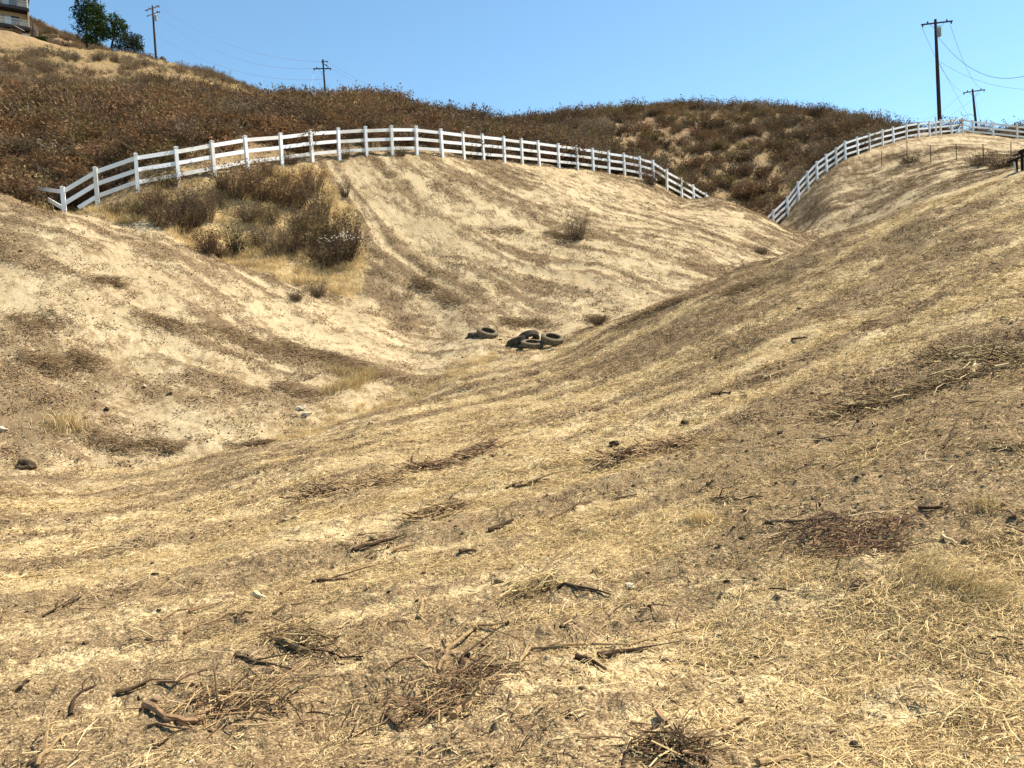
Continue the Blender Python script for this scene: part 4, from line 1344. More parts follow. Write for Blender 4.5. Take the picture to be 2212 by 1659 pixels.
# ------------------------------------------------------------------ scattered stuff by instancing
def scatter(name, label, cat, meshes, P, E, Sx, idx):
    coll = bpy.data.collections.new(name + '_kinds')
    for i, me in enumerate(meshes):
        o = bpy.data.objects.new('%s_kind_%02d' % (name, i), me); coll.objects.link(o)
    me = bpy.data.meshes.new(name)
    me.vertices.add(len(P)); me.vertices.foreach_set('co', np.asarray(P, np.float32).ravel())
    for nm, tp, val in (('rot', 'FLOAT_VECTOR', E), ('scl', 'FLOAT_VECTOR', Sx)):
        a = me.attributes.new(nm, tp, 'POINT'); a.data.foreach_set('vector', np.asarray(val, np.float32).ravel())
    a = me.attributes.new('idx', 'INT', 'POINT'); a.data.foreach_set('value', np.asarray(idx, np.int32))
    me.update()
    o = bpy.data.objects.new(name, me); COL.objects.link(o)
    tag(o, label, cat, None, 'stuff')
    ng = bpy.data.node_groups.new(name, 'GeometryNodeTree')
    ng.interface.new_socket('Geometry', in_out='INPUT', socket_type='NodeSocketGeometry')
    ng.interface.new_socket('Geometry', in_out='OUTPUT', socket_type='NodeSocketGeometry')
    N = ng.nodes; L = ng.links
    gi, go = N.new('NodeGroupInput'), N.new('NodeGroupOutput')
    mp = N.new('GeometryNodeMeshToPoints')
    ip = N.new('GeometryNodeInstanceOnPoints')
    ci = N.new('GeometryNodeCollectionInfo')
    ci.inputs[0].default_value = coll
    ci.inputs[1].default_value = True
    ci.inputs[2].default_value = True
    def na(nm, t):
        k_ = N.new('GeometryNodeInputNamedAttribute'); k_.data_type = t; k_.inputs[0].default_value = nm
        return k_.outputs[0]
    L.new(gi.outputs[0], mp.inputs[0]); L.new(mp.outputs[0], ip.inputs['Points'])
    L.new(ci.outputs[0], ip.inputs['Instance'])
    ip.inputs['Pick Instance'].default_value = True
    L.new(na('idx', 'INT'), ip.inputs['Instance Index'])
    L.new(na('rot', 'FLOAT_VECTOR'), ip.inputs['Rotation'])
    L.new(na('scl', 'FLOAT_VECTOR'), ip.inputs['Scale'])
    L.new(ip.outputs[0], go.inputs[0])
    md = o.modifiers.new('scatter', 'NODES'); md.node_group = ng
    return o


def lay(x, y, eps=.12):
    """Euler angles that lay an upright thing on the ground with a random turn"""
    zx = (base_z(x + eps, y) - base_z(x - eps, y)) / (2 * eps)
    zy = (base_z(x, y + eps) - base_z(x, y - eps)) / (2 * eps)
    yaw = rng.uniform(0, 2 * math.pi, len(x))
    out = np.zeros((len(x), 3))
    for i in range(len(x)):
        nrm = V3((-zx[i], -zy[i], 1)).normalized()
        q_ = nrm.to_track_quat('Z', 'Y') @ Euler((0, 0, yaw[i])).to_quaternion()
        out[i] = q_.to_euler()
    return out


ukeys = [(kd, v_) for kd in BKIND for v_ in range(3)]
E = np.zeros((len(rest), 3)); E[:, 2] = rng.uniform(0, 6.28, len(rest))
scatter('hillside_scrub', 'mass of dry brown scrub covering the hillside behind the fences', 'scrub', [BUSH[k_] for k_ in ukeys],
        np.stack([x[rest], y[rest], z[rest] - .05], 1), E, np.stack([size[rest], size[rest], hgt[rest]], 1), kindi[rest] * 3 + rng.integers(0, 3, len(rest)))


def sector(nn, r0, r1, a0=-.66, a1=.66):
    a = rng.uniform(a0, a1, nn); r = np.sqrt(rng.uniform(r0 * r0, r1 * r1, nn))
    return np.sin(a) * r, np.cos(a) * r, a, r


# straw
def straw_mesh(seed, nblade, rad, lmin, lmax, wd, mats=('straw1', 'straw2', 'straw3'), wts=(.4, .38, .22), lift=.03, updir=.16, aim=None):
    rs = np.random.default_rng(seed); m = MB()
    for _ in range(nblade):
        a = rs.uniform(0, 6.28); r_ = math.sqrt(rs.uniform()) * rad
        c_ = np.array([math.cos(a) * r_, math.sin(a) * r_, rs.uniform(-.004, lift)])
        az = rs.uniform(0, 6.28) if aim is None or rs.uniform() < .4 else aim + rs.normal() * .35
        d = np.array([math.cos(az), math.sin(az), rs.normal() * updir]); d /= np.linalg.norm(d)
        L_ = rs.uniform(lmin, lmax) * rs.uniform(.5, 1); w_ = wd * rs.uniform(.6, 1.4)
        s_ = np.array([-math.sin(az), math.cos(az), rs.normal() * .5]) * w_
        bend = np.array([0, 0, -abs(rs.normal()) * .06 * L_]) + np.array([-math.sin(az), math.cos(az), 0]) * rs.normal() * .08 * L_
        p0, p1, p2 = c_ - d * L_ / 2 + bend, c_, c_ + d * L_ / 2 + bend
        mi = int(rs.choice(len(mats), p=wts))
        m.quad(p0 - s_ * .7, p0 + s_ * .7, p1 + s_, p1 - s_, mi); m.quad(p1 - s_, p1 + s_, p2 + s_ * .5, p2 - s_ * .5, mi)
    return m.mesh('straw_clump', list(mats))


SM = [straw_mesh(900 + i, 110, .13, .02, .085, .0011, lift=.014) for i in range(4)] + \
     [straw_mesh(910 + i, 90, .13, .02, .07, .0014, wts=(.18, .37, .45), lift=.014) for i in range(3)] + \
     [straw_mesh(920 + i, 26, .16, .06, .20, .0016, wts=(.55, .35, .10), lift=.03) for i in range(2)]
x, y, a, r = sector(15000, 2.3, 9.5)
zn = zones(x, y); s_ = streaks(x, y, zn)
pat = fbm(x * 1.3, y * 1.3, 71, 3)
kp = rng.uniform(size=len(x)) < np.clip(.28 + 1.2 * pat - .85 * s_ + .45 * sstep(-.05, .3, a) - .25 * sstep(4.5, 8, r) * (a < .1), .03, 1)
kp &= zn['straw'] > .3
x, y, a, r, pat, s_ = x[kp], y[kp], a[kp], r[kp], pat[kp], s_[kp]
dk = (s_ + .5 * rng.normal(size=len(x)) > .55)
idx = np.where(dk, 4 + rng.integers(0, 3, len(x)), rng.integers(0, 4, len(x)))
idx = np.where((rng.uniform(size=len(x)) < .10 + .12 * (a > 0)) , 7 + rng.integers(0, 2, len(x)), idx)
sc = rng.uniform(.75, 1.35, len(x))
scatter('straw_litter', 'loose golden straw covering the near ground', 'straw', SM, np.stack([x, y, gz(x, y) - .002], 1), lay(x, y), np.stack([sc, sc, sc], 1), idx)

# farther straw on the right slope, coarser
SM2 = [straw_mesh(930 + i, 100, .28, .04, .16, .0030, wts=w_, lift=.02) for i, w_ in enumerate(((.42, .38, .2), (.3, .4, .3), (.15, .35, .5)))]
x, y, a, r = sector(7500, 8.5, 24)
zn = zones(x, y); s_ = streaks(x, y, zn)
kp = (zn['straw'] > .35) & (rng.uniform(size=len(x)) < np.clip(.34 + .6 * fbm(x * .6, y * .6, 73, 3) - .85 * s_ + .2 * sstep(0, .25, a), .02, 1))
x, y, s_ = x[kp], y[kp], s_[kp]
idx = np.where(s_ + .4 * rng.normal(size=len(x)) > .4, 2, rng.integers(0, 2, len(x)))
sc = rng.uniform(.7, 1.3, len(x))
scatter('slope_straw', 'mown straw strewn over the upper right slope', 'straw', SM2, np.stack([x, y, gz(x, y)], 1), lay(x, y), np.stack([sc, sc, sc], 1), idx)

# chopped brown litter in rows on the mown hills
CM = [straw_mesh(950 + i, 40, .28, .03, .15, .0075, ('chip1', 'chip2', 'stick_dark'), w_, .03, .3) for i, w_ in enumerate(((.6, .33, .07), (.4, .55, .05), (.6, .15, .25)))]
x, y, a, r = sector(75000, 12, 66)
zn = zones(x, y); s_ = streaks(x, y, zn)
kp = (zn['straw'] < .5) & (zn['brush'] < .4) & (zn['gully'] < .5)
kp &= rng.uniform(size=len(x)) < np.clip(.13 + sstep(-.2, .7, s_) * .6, 0, 1)
x, y, s_ = x[kp], y[kp], s_[kp]
sc = rng.uniform(.6, 1.3, len(x))
scatter('chopped_litter', 'chopped brown brush litter lying in rows on the mown hills', 'litter', CM, np.stack([x, y, gz(x, y)], 1), lay(x, y), np.stack([sc, sc, sc * rng.uniform(.7, 1.8, len(x))], 1),
        np.clip((s_ * 1.2 + rng.normal(size=len(x)) * .7 + .6).astype(int), 0, 2))
# same litter in the dark rows of the near slope, finer
x, y, a, r = sector(9000, 2.4, 24)
zn = zones(x, y); s_ = streaks(x, y, zn)
kp = (zn['straw'] > .5) & (rng.uniform(size=len(x)) < np.clip(.06 + sstep(.25, 1.0, s_) * .8, 0, 1))
x, y, s_, r = x[kp], y[kp], s_[kp], r[kp]
CM2 = [straw_mesh(970 + i, 30, .22, .03, .17, .0024, ('chip1', 'chip2', 'stick_dark', 'straw2'), (.35, .25, .2, .2), .04, .22, aim=0.0 if i else None) for i in range(3)]
CM2 += [straw_mesh(980 + i, 5, .3, .15, .42, .0022, ('stick_dark', 'stick', 'stick_pale'), (.4, .4, .2), .03, .1, aim=0.0) for i in range(2)]
sc = rng.uniform(.7, 1.3, len(x))
scatter('twig_litter', 'small broken twigs strewn through the straw', 'twigs', CM2, np.stack([x, y, gz(x, y)], 1), lay(x, y), np.stack([sc, sc, sc], 1), rng.integers(0, 5, len(x)))

x, y, a, r = sector(14000, 9, 24)
zn = zones(x, y); s_ = streaks(x, y, zn)
kp = (zn['straw'] > .4) & (rng.uniform(size=len(x)) < np.clip(.22 + .55 * s_, .08, 1))
x, y, s_ = x[kp], y[kp], s_[kp]
sc = rng.uniform(.45, .9, len(x))
scatter('slope_litter', 'fine brown chips strewn over the upper right slope', 'litter', CM, np.stack([x, y, gz(x, y)], 1), lay(x, y), np.stack([sc, sc, sc], 1), rng.integers(0, 3, len(x)))

# clods and pebbles
CL = []
for i, mt in enumerate(('stone_dark', 'stone', 'chip1', 'stone', 'stick_dark', 'stone')):
    me = ROCKS[i].copy(); me.materials.append(MAT[mt]); CL.append(me)
x1, y1, a1, r1 = sector(9000, 2.4, 14)
x2, y2, a2, r2 = sector(30000, 13, 60)
x, y, r = np.concatenate([x1, x2]), np.concatenate([y1, y2]), np.concatenate([r1, r2])
zn = zones(x, y); s_ = streaks(x, y, zn)
kp = (zn['brush'] < .4) & (zn['gully'] < .5) & (rng.uniform(size=len(x)) < np.clip(.3 + .5 * s_, .08, 1) * np.where(zn['straw'] > .5, np.where(r > 12, .3, .9), 1))
x, y, r = x[kp], y[kp], r[kp]
sc = np.where(r < 14, np.minimum(np.exp(rng.normal(-4.75, .5, len(x))), .022), np.minimum(np.exp(rng.normal(-4.2, .55, len(x))), .05))
scatter('soil_clods', 'small clods and pebbles scattered over the bare soil', 'clods', CL, np.stack([x, y, gz(x, y) + sc * .2], 1),
        rng.uniform(-.5, .5, (len(x), 3)) * np.array([1, 1, 12]), np.stack([sc, sc, sc], 1), rng.integers(0, 6, len(x)))

# dry upright grass in the gully, between the scrub and at the valley line
def grass_mesh(seed, nb_, h, rad, lean=.35, mats=('grass', 'straw1', 'straw2'), wts=(.5, .3, .2), wd=.006):
    rs = np.random.default_rng(seed); m = MB()
    for _ in range(nb_):
        a = rs.uniform(0, 6.28); r_ = math.sqrt(rs.uniform()) * rad
        b0 = np.array([math.cos(a) * r_, math.sin(a) * r_, -.02])
        H = h * rs.uniform(.5, 1.1); l_ = np.array([rs.normal() * lean, rs.normal() * lean, 0]) * H
        s_ = rs.normal(size=3); s_[2] = 0; s_ = s_ / np.linalg.norm(s_) * wd * rs.uniform(.7, 1.3)
        p1 = b0 + l_ * .35 + np.array([0, 0, H * .6]); p2 = b0 + l_ * 1.2 + np.array([0, 0, H * .95])
        mi = int(rs.choice(3, p=wts))
        m.quad(b0 - s_, b0 + s_, p1 + s_ * .7, p1 - s_ * .7, mi); m.tri(p1 - s_ * .7, p1 + s_ * .7, p2, mi)
    return m.mesh('grass_tuft', list(mats))


GM = [grass_mesh(990 + i, 60, (.26, .32, .2)[i], (.22, .25, .28)[i], (.35, .5, .7)[i], wd=.005) for i in range(3)]
x, y, a, r = sector(9000, 24, 36, -.62, .0)
zn = zones(x, y)
kp = (zn['gully'] > .5) & (rng.uniform(size=len(x)) < .45)
xa, ya = x[kp], y[kp]
x, y, a, r = sector(9000, 27, 110)
zn = zones(x, y)
kp = (zn['brush'] > .6) & (rng.uniform(size=len(x)) < np.clip(.25 + 1.1 * fbm(x * .12, y * .12, 62, 3), .05, 1) * np.where(a > -.1, .35, 1))
xb, yb = x[kp], y[kp]
x, y, a, r = sector(2600, 84, 128, -.66, -.26)
kp = rng.uniform(size=len(x)) < .8
xb, yb = np.concatenate([xb, x[kp]]), np.concatenate([yb, y[kp]])
vv = rng.uniform(-.30, -.02, 260); vrr = np.interp(vv, VAL_A, VAL_R) + rng.normal(size=260) * .55
xc, yc = np.sin(vv) * vrr, np.cos(vv) * vrr
x, y = np.concatenate([xa, xb, xc]), np.concatenate([ya, yb, yc])
sc = np.concatenate([rng.uniform(.6, 1.3, len(xa)), rng.uniform(.8, 1.7, len(xb)), rng.uniform(.25, .6, len(xc))])
E = np.zeros((len(x), 3)); E[:, 2] = rng.uniform(0, 6.28, len(x))
scatter('dry_grass', 'pale dry grass standing in the gully and between the scrub', 'grass', GM, np.stack([x, y, gz(x, y)], 1), E, np.stack([sc, sc, sc], 1), rng.integers(0, 3, len(x)))

# ------------------------------------------------------------------ sticks, branches and stones one can point at
def za(X, Y): return X / 1.58 / 1.8228, (2200 + Y / 1.58) / 1.8228
def zb(X, Y): return (1400 + X / 1.58) / 1.8228, (2200 + Y / 1.58) / 1.8228
def zc(X, Y): return (2800 + X / 1.4756) / 1.8228, (1900 + Y / 1.4756) / 1.8228
def zd(X, Y): return (2800 + X / 1.7955) / 1.8228, (1200 + Y / 1.7955) / 1.8228
def ze(X, Y): return (1000 + X / 1.106) / 1.8228, (1400 + Y / 1.106) / 1.8228


def stick(fn, pts, wpx, label, mat='stick', lift=None, name='dead_stick', cat='stick', forks=0, group='sticks lying on the straw'):
    P = [at(*fn(*p_)) for p_ in pts]
    Dm = -(CAM_M.transposed() @ P[0]).z
    r_ = max(wpx / 2 / F * Dm, .0025)
    lift = lift or [0.7] * len(P)
    Q = []
    for i in range(len(P) - 1):
        for t in (0, .33, .67):
            q = P[i].lerp(P[i + 1], t)
            q.z = max(q.z, float(gz(q.x, q.y)) - r_ * .2) + r_ * (.6 + random.uniform(-.1, .5)) + .004
            q += V3((random.uniform(-.5, .5), random.uniform(-.5, .5), 0)) * r_
            Q.append(q)
    q = P[-1].copy(); q.z += r_ * .8 + .004; Q.append(q)
    n_ = len(Q)
    rad = [r_ * (1.05 - .55 * i / (n_ - 1)) * random.uniform(.85, 1.12) for i in range(n_)]
    m = MB(); m.tube(Q, rad, 7, jit=.12)
    for _ in range(forks):
        i = random.randrange(1, n_ - 1)
        d = (Q[i + 1] - Q[i - 1]).normalized()
        e = Q[i] + (d + V3((random.uniform(-.8, .8), random.uniform(-.8, .8), random.uniform(.0, .45)))) * r_ * 14
        e2 = e + (d + V3((random.uniform(-.6, .6), random.uniform(-.6, .6), random.uniform(-.1, .2)))) * r_ * 9
        m.tube([Q[i], e, e2], [rad[i] * .6, rad[i] * .4, rad[i] * .15], 5, jit=.1)
    o = m.build(name, mat, origin=P[0]); tag(o, label, cat, group)
    return o


ST = [
 (za, [(905, 920), (1050, 1015), (1205, 1035), (1330, 950), (1390, 895)], 15, 'thick curved root lying like a bow at the lower left', 'stick', 2),
 (za, [(230, 1302), (310, 1200), (380, 1110)], 12, 'pale split stick at the lower left corner', 'stick', 1),
 (za, [(1740, 525), (1930, 600)], 17, 'short thick log with loose bark left of the long forked branch', 'stick', 0),
 (za, [(1850, 520), (1950, 580), (2130, 628), (2260, 620)], 6, 'thin branch crossing over the short thick log', 'stick_dark', 2),
 (za, [(1460, 620), (1640, 655), (1810, 695)], 7, 'wavy branch pointing at the short thick log', 'stick_dark', 2),
 (za, [(980, 778), (1100, 775), (1310, 690)], 7, 'long bent stick above the bow-shaped root', 'stick', 1),
 (za, [(720, 852), (910, 793)], 12, 'thick dark stick left of the long bent stick', 'stick_dark', 1),
 (za, [(440, 980), (470, 875), (600, 800)], 8, 'crooked stick at the left below the thick dark stick', 'stick_dark', 1),
 (za, [(960, 1182), (1115, 1080)], 7, 'dark straight stick under the bow-shaped root', 'stick_dark', 0),
 (za, [(920, 1052), (1100, 1062), (1230, 1088)], 6, 'thin pale stick touching the underside of the bow-shaped root', 'stick', 0),
 (za, [(110, 826), (190, 770)], 8, 'short dark stick near the left edge, low in the picture', 'stick_dark', 0),
 (za, [(270, 366), (350, 320), (365, 270)], 6, 'small hooked twig on the left among fine straw', 'stick_dark', 1),
 (za, [(400, 306), (510, 240)], 6, 'short twig just right of the small hooked twig', 'stick_dark', 0),
 (za, [(1000, 392), (1100, 330), (1210, 315)], 6, 'bent twig on the pale straw left of centre', 'stick', 1),
 (za, [(1180, 342), (1370, 280)], 7, 'straight stick just right of the bent twig', 'stick', 0),
 (za, [(1150, 472), (1370, 380)], 6, 'long thin stick below the straight stick', 'stick', 0),
 (za, [(1580, 240), (1660, 265)], 13, 'stubby pale wood chunk left of centre', 'stick_pale', 0),
 (za, [(1700, 352), (1910, 280)], 6, 'slanting stick right of the stubby wood chunk', 'stick_dark', 0),
 (za, [(1410, 352), (1500, 356), (1580, 340)], 7, 'wavy bark strip below the stubby wood chunk', 'stick', 0),
 (za, [(1750, 226), (1840, 165)], 8, 'short stick above the slanting stick', 'stick', 0),
 (za, [(1940, 152), (2080, 140), (2212, 120)], 7, 'long flat stick on the straw at centre left', 'stick_dark', 1),
 (zb, [(520, 712), (575, 580), (720, 462), (760, 430), (940, 410)], 10, 'long forked grey branch arching at bottom centre', 'stick', 3),
 (zb, [(600, 842), (640, 725), (690, 600)], 15, 'charred black branch standing out at bottom centre', 'stick_dark', 2),
 (zb, [(340, 978), (470, 950), (590, 850)], 10, 'curved pale branch at the foot of the charred branch', 'stick', 1),
 (zb, [(780, 697), (1010, 660), (1090, 572), (1280, 550), (1700, 545), (2085, 442)], 9, 'longest branch, snaking across the bottom centre of the picture', 'stick', 5),
 (zb, [(1370, 620), (1470, 650), (1560, 712)], 12, 'dark curved bark piece below the longest branch', 'stick_dark', 0),
 (zb, [(1510, 612), (1690, 582), (1790, 580)], 10, 'dark stick lying against the middle of the longest branch', 'stick_dark', 1),
 (zb, [(200, 692), (440, 600)], 6, 'thin straight stick left of the long forked branch', 'stick', 1),
 (zb, [(405, 372), (415, 310), (430, 250)], 11, 'upright broken stub of wood at centre left', 'stick', 0),
 (zb, [(1260, 190), (1400, 187), (1590, 236)], 8, 'bent brown stick at centre, below the dark clod', 'stick_dark', 1),
 (zb, [(1020, 252), (1090, 172), (1170, 130)], 12, 'bundle-like thick stalk leaning in a straw mound at centre', 'stick', 3),
 (zb, [(1880, 980), (1990, 1112), (2190, 1275)], 15, 'heavy weathered log slanting at bottom right of centre', 'stick', 1),
 (zb, [(1390, 1127), (1540, 1118), (1680, 1128)], 7, 'thin horizontal stick near the bottom edge', 'stick', 0),
 (zb, [(600, 1002), (670, 950), (740, 902)], 16, 'short splintered stump piece below the charred branch', 'stick', 1),
 (zb, [(180, 982), (280, 1070)], 9, 'dark stick near the bottom edge left of the curved pale branch', 'stick_dark', 0),
 (zb, [(2000, 642), (2200, 690)], 6, 'thin dark twig right of the tip of the longest branch', 'stick_dark', 0),
 (zb, [(1900, 622), (1970, 660)], 10, 'short bleached chip below the tip of the longest branch', 'stick_pale', 0),
 (zb, [(1380, 1000), (1440, 965)], 6, 'small pale splinter above the thin horizontal stick', 'stick_pale', 0),
 (zb, [(860, 1010), (930, 980)], 7, 'small pale splinter right of the splintered stump piece', 'stick_pale', 0),
 (zb, [(1480, 80), (1600, 8)], 6, 'thin slanting stick at centre right of the straw mound', 'stick', 0),
 (zc, [(270, 1645), (420, 1618), (560, 1588), (625, 1602)], 14, 'long weathered bark slab on the bottom edge right of centre', 'stick', 0),
 (zc, [(70, 1452), (180, 1392), (300, 1350)], 9, 'brown stick above the weathered bark slab', 'stick', 0),
 (zc, [(80, 1502), (180, 1442)], 10, 'darker stick lying right under the brown stick', 'stick_dark', 0),
 (zc, [(0, 1172), (110, 1140)], 7, 'bleached stick right of the heavy weathered log', 'stick_pale', 0),
 (zc, [(210, 1000), (275, 1032)], 8, 'small dark splinter on bright straw right of centre', 'stick_dark', 0),
 (zc, [(1340, 320), (1430, 370)], 8, 'pale bent stick at the right above the grass tuft', 'stick_pale', 0),
 (zc, [(1210, 157), (1350, 155)], 8, 'dark stick on brown soil at the right above the twig pile', 'stick_dark', 1),
 (zc, [(0, 100), (150, 105), (300, 92)], 6, 'reddish stem on the straw left of the twig pile', 'stick_red', 1),
 (zc, [(320, 232), (470, 235), (640, 222), (760, 212)], 6, 'long reddish stem running into the twig pile', 'stick_red', 1),
 (zd, [(380, 522), (470, 490)], 7, 'short bleached stick on the right slope', 'stick_pale', 0),
 (zd, [(1170, 476), (1275, 456)], 6, 'bleached stick left of the branch heap on the right slope', 'stick_pale', 0),
 (zd, [(1030, 832), (1130, 762)], 7, 'dark stick below the branch heap on the right slope', 'stick_dark', 1),
 (zd, [(1640, 1017), (1740, 912)], 8, 'dark slanting stick at the right edge of the slope', 'stick_dark', 1),
 (zd, [(1080, 1052), (1185, 1015)], 11, 'flat reddish wood piece with a dark underside on the right slope', 'stick', 0),
 (zd, [(730, 972), (840, 945), (950, 930)], 5, 'thin pale twig below the branch heap', 'stick', 0),
 (zd, [(1980, 1035), (2212, 1020)], 7, 'long dark stick at the right edge, level with the reddish wood piece', 'stick_dark', 0),
 (zd, [(0, 640), (140, 632)], 5, 'thin dark twig on the left of the right slope', 'stick_dark', 1),
 (zd, [(1070, 135), (1200, 112)], 5, 'thin twig high on the right slope', 'stick', 0),
 (zd, [(570, 248), (680, 240)], 5, 'thin dark twig high on the slope left of the branch heap', 'stick_dark', 0),
 (zd, [(1850, 500), (1865, 420)], 13, 'upright bleached stub at the right end of the branch heap', 'stick_pale', 0),
 (ze, [(870, 440), (1060, 370)], 8, 'branch at the end of the dark stalk row, centre of the picture', 'stick_dark', 1),
 (ze, [(1020, 768), (1130, 725)], 11, 'bold dark stick on the straw just below centre', 'stick_dark', 0),
 (ze, [(430, 852), (560, 820), (665, 785)], 9, 'straight pole-like stick left of centre', 'stick_dark', 0),
 (ze, [(605, 855), (700, 832)], 9, 'split stick right below the pole-like stick', 'stick', 0),
 (ze, [(895, 862), (970, 858)], 9, 'short dark curl of wood left of the bright straw patch', 'stick_dark', 0),
 (ze, [(1140, 575), (1290, 545)], 7, 'flat stick in the pale band right of centre', 'stick', 1),
 (ze, [(1290, 715), (1470, 640)], 5, 'long thin stem right of the bold dark stick', 'stick', 0),
 (ze, [(1570, 630), (1670, 610)], 6, 'thin pale stem at the middle right', 'stick', 0),
 (ze, [(780, 722), (870, 690)], 7, 'dry stalk in the dark tangle left of the bold dark stick', 'stick', 2),
 (ze, [(690, 470), (690, 435)], 4, 'tiny upright twig at the head of the dark stalk row', 'stick_dark', 0),
 (ze, [(1440, 515), (1550, 485)], 6, 'twig at the left end of the dark row on the right slope', 'stick', 1),
 (ze, [(1100, 520 + 60), (1180, 560 - 8)], 6, 'short dark strip of bark right of centre', 'stick_dark', 0),
]
for fn, pts, w_, lb, mt, fk in ST:
    stick(fn, pts, w_, lb, mt, forks=fk)

SN = [
 (za, 960, 100, 40, 'dark angular rock on fine straw at left', 'stone_dark'), (za, 925, 500, 42, 'dark rounded rock left of centre, low in the picture', 'stone_dark'),
 (za, 1195, 1265, 30, 'small white stone on the bottom edge at left', 'stone_pale'), (za, 1165, 445, 16, 'tiny dark clod beside the long thin stick', 'stone_dark'),
 (zb, 895, 145, 55, 'round black clod at the centre of the near straw', 'stone_dark'), (zb, 385, 265, 28, 'dark clod beside the upright broken stub', 'stone_dark'),
 (zb, 1705, 172, 60, 'flat pale stone right of the centre clod', 'stone_pale'), (zb, 20, 630, 45, 'dark clod below the thin straight stick', 'stone_dark'),
 (zb, 690, 605, 45, 'dark knob at the top of the charred branch', 'stone_dark'), (zb, 805, 330, 28, 'small dark clod below the round black clod', 'stone_dark'),
 (zc, 960, 748, 44, 'squarish pale stone at lower right', 'stone'), (zc, 912, 730, 40, 'dark clod touching the squarish pale stone', 'stone_dark'),
 (zc, 1515, 842, 52, 'angular tan stone at right below the grass tuft', 'stone'), (zc, 1470, 882, 48, 'flat tan stone below the angular tan stone', 'stone'),
 (zc, 832, 612, 46, 'dark wedge-shaped clod below the twig pile', 'stone_dark'), (zc, 390, 660, 34, 'small tan stone on the brown soil patch', 'stone'),
 (zc, 660, 897, 36, 'dark wedge clod below the brown soil patch', 'stone_dark'), (zc, 1170, 948, 46, 'dark clod with a pale chip at lower right', 'stone_dark'),
 (zc, 1085, 1528, 60, 'tan stone on dark soil near the bottom right', 'stone'), (zc, 840, 1520, 60, 'dark clod lump near the bottom right', 'stone_dark'),
 (zc, 1490, 1605, 48, 'tan flat stone near the bottom right corner', 'stone'), (zc, 262, 560, 30, 'small tan stone at the top of the brown soil patch', 'stone'),
 (zc, 97, 578, 46, 'flat dark clod left of the brown soil patch', 'stone_dark'), (zc, 40, 380, 26, 'dark clod on bright straw left of the twig pile', 'stone_dark'),
 (zc, 625, 128, 30, 'dark clod above the twig pile', 'stone_dark'), (zc, 998, 140, 24, 'pale pebble above the twig pile', 'stone_pale'), (zc, 1260, 692, 40, 'dark clod at the end of the grass tuft', 'stone_dark'),
 (zc, 1290, 1085, 30, 'dark clod at lower right below the angular stones', 'stone_dark'), (zc, 970, 1030, 32, 'small tan stone among straw at lower right', 'stone'),
 (zd, 232, 658, 34, 'dark wedge clod on the right slope', 'stone_dark'), (zd, 492, 908, 48, 'dark rounded clod lowest on the right slope', 'stone_dark'),
 (zd, 1030, 1222, 30, 'dark clod below the reddish wood piece', 'stone_dark'), (zd, 762, 1410, 32, 'dark clod right above the long reddish stem', 'stone_dark'),
 (zd, 935, 748, 60, 'dark oval clod under the branch heap', 'stone_dark'), (zd, 712, 778, 40, 'dark clod at the left end of the branch heap', 'stone_dark'),
 (zd, 620, 30, 30, 'dark clod high on the right slope', 'stone_dark'), (zd, 2000, 48, 34, 'dark clod high at the right edge of the slope', 'stone_dark'),
 (zd, 665, 370, 28, 'dark clod on the upper middle of the right slope', 'stone_dark'), (zd, 250, 1038, 26, 'dark clod at the left of the dark rounded clod', 'stone_dark'),
 (ze, 230, 262, 38, 'pale flat rock at the foot of the left hill', 'stone_pale'), (ze, 205, 230, 40, 'pale slab rock beside the flat pale rock', 'stone_pale'),
 (ze, 165, 714, 60, 'half buried tan rock left of centre', 'stone'), (ze, 470, 782, 36, 'tan rock above the pole-like stick', 'stone'), (ze, 520, 795, 36, 'tan rock just right of the rock above the pole-like stick', 'stone'),
 (ze, 1875, 298, 40, 'dark clod on the straw slope right of centre', 'stone_dark'), (ze, 1565, 392, 46, 'pair-like dark clod in the row right of centre', 'stone_dark'),
 (ze, 1047, 437, 24, 'dark clod beside the branch at the stalk row', 'stone_dark'), (ze, 373, 380, 20, 'small dark clod standing alone left of centre', 'stone_dark'), (ze, 2132, 182, 26, 'dark clod on the slope right of the valley', 'stone_dark'),
]
for fn, X, Y, w_, lb, mt in SN:
    px, py = fn(X, Y)
    sc_ = {za: 1.58, zb: 1.58, zc: 1.4756, zd: 1.7955, ze: 1.106}[fn] * 1.8228
    stone(px, py, w_ / sc_, lb, mt, flat=.8)
for px, py, w_, lb, mt in ((655, 885, 14, 'white rock at the foot of the left hill beside the valley', 'stone_pale'), (4, 930, 18, 'pale rock at the left edge of the picture', 'stone_pale'),
                           (367, 852, 11, 'dark pointed rock on the lower left hill', 'stone_dark'), (230, 885, 14, 'dark clod pair on the lower left hill', 'stone_dark'),
                           (312, 835, 9, 'small pale rock on the lower left hill', 'stone_pale'), (55, 1012, 44, 'flat dark clump at the left edge below the left hill', 'stone_dark'),
                           (1080, 735, 7, 'dark angular stone between the tyres', 'stone_dark'), (1127, 748, 10, 'white fragment in front of the tyre heap', 'stone_pale'),
                           (1190, 757, 12, 'pale stone below the rightmost tyre', 'stone_pale'), (330, 438, 9, 'white stone in the upper left of the gully', 'stone_pale'), (305, 445, 12, 'dark stump in the upper left of the gully', 'stone_dark')):
    stone(px, py, w_, lb, mt, flat=.8)


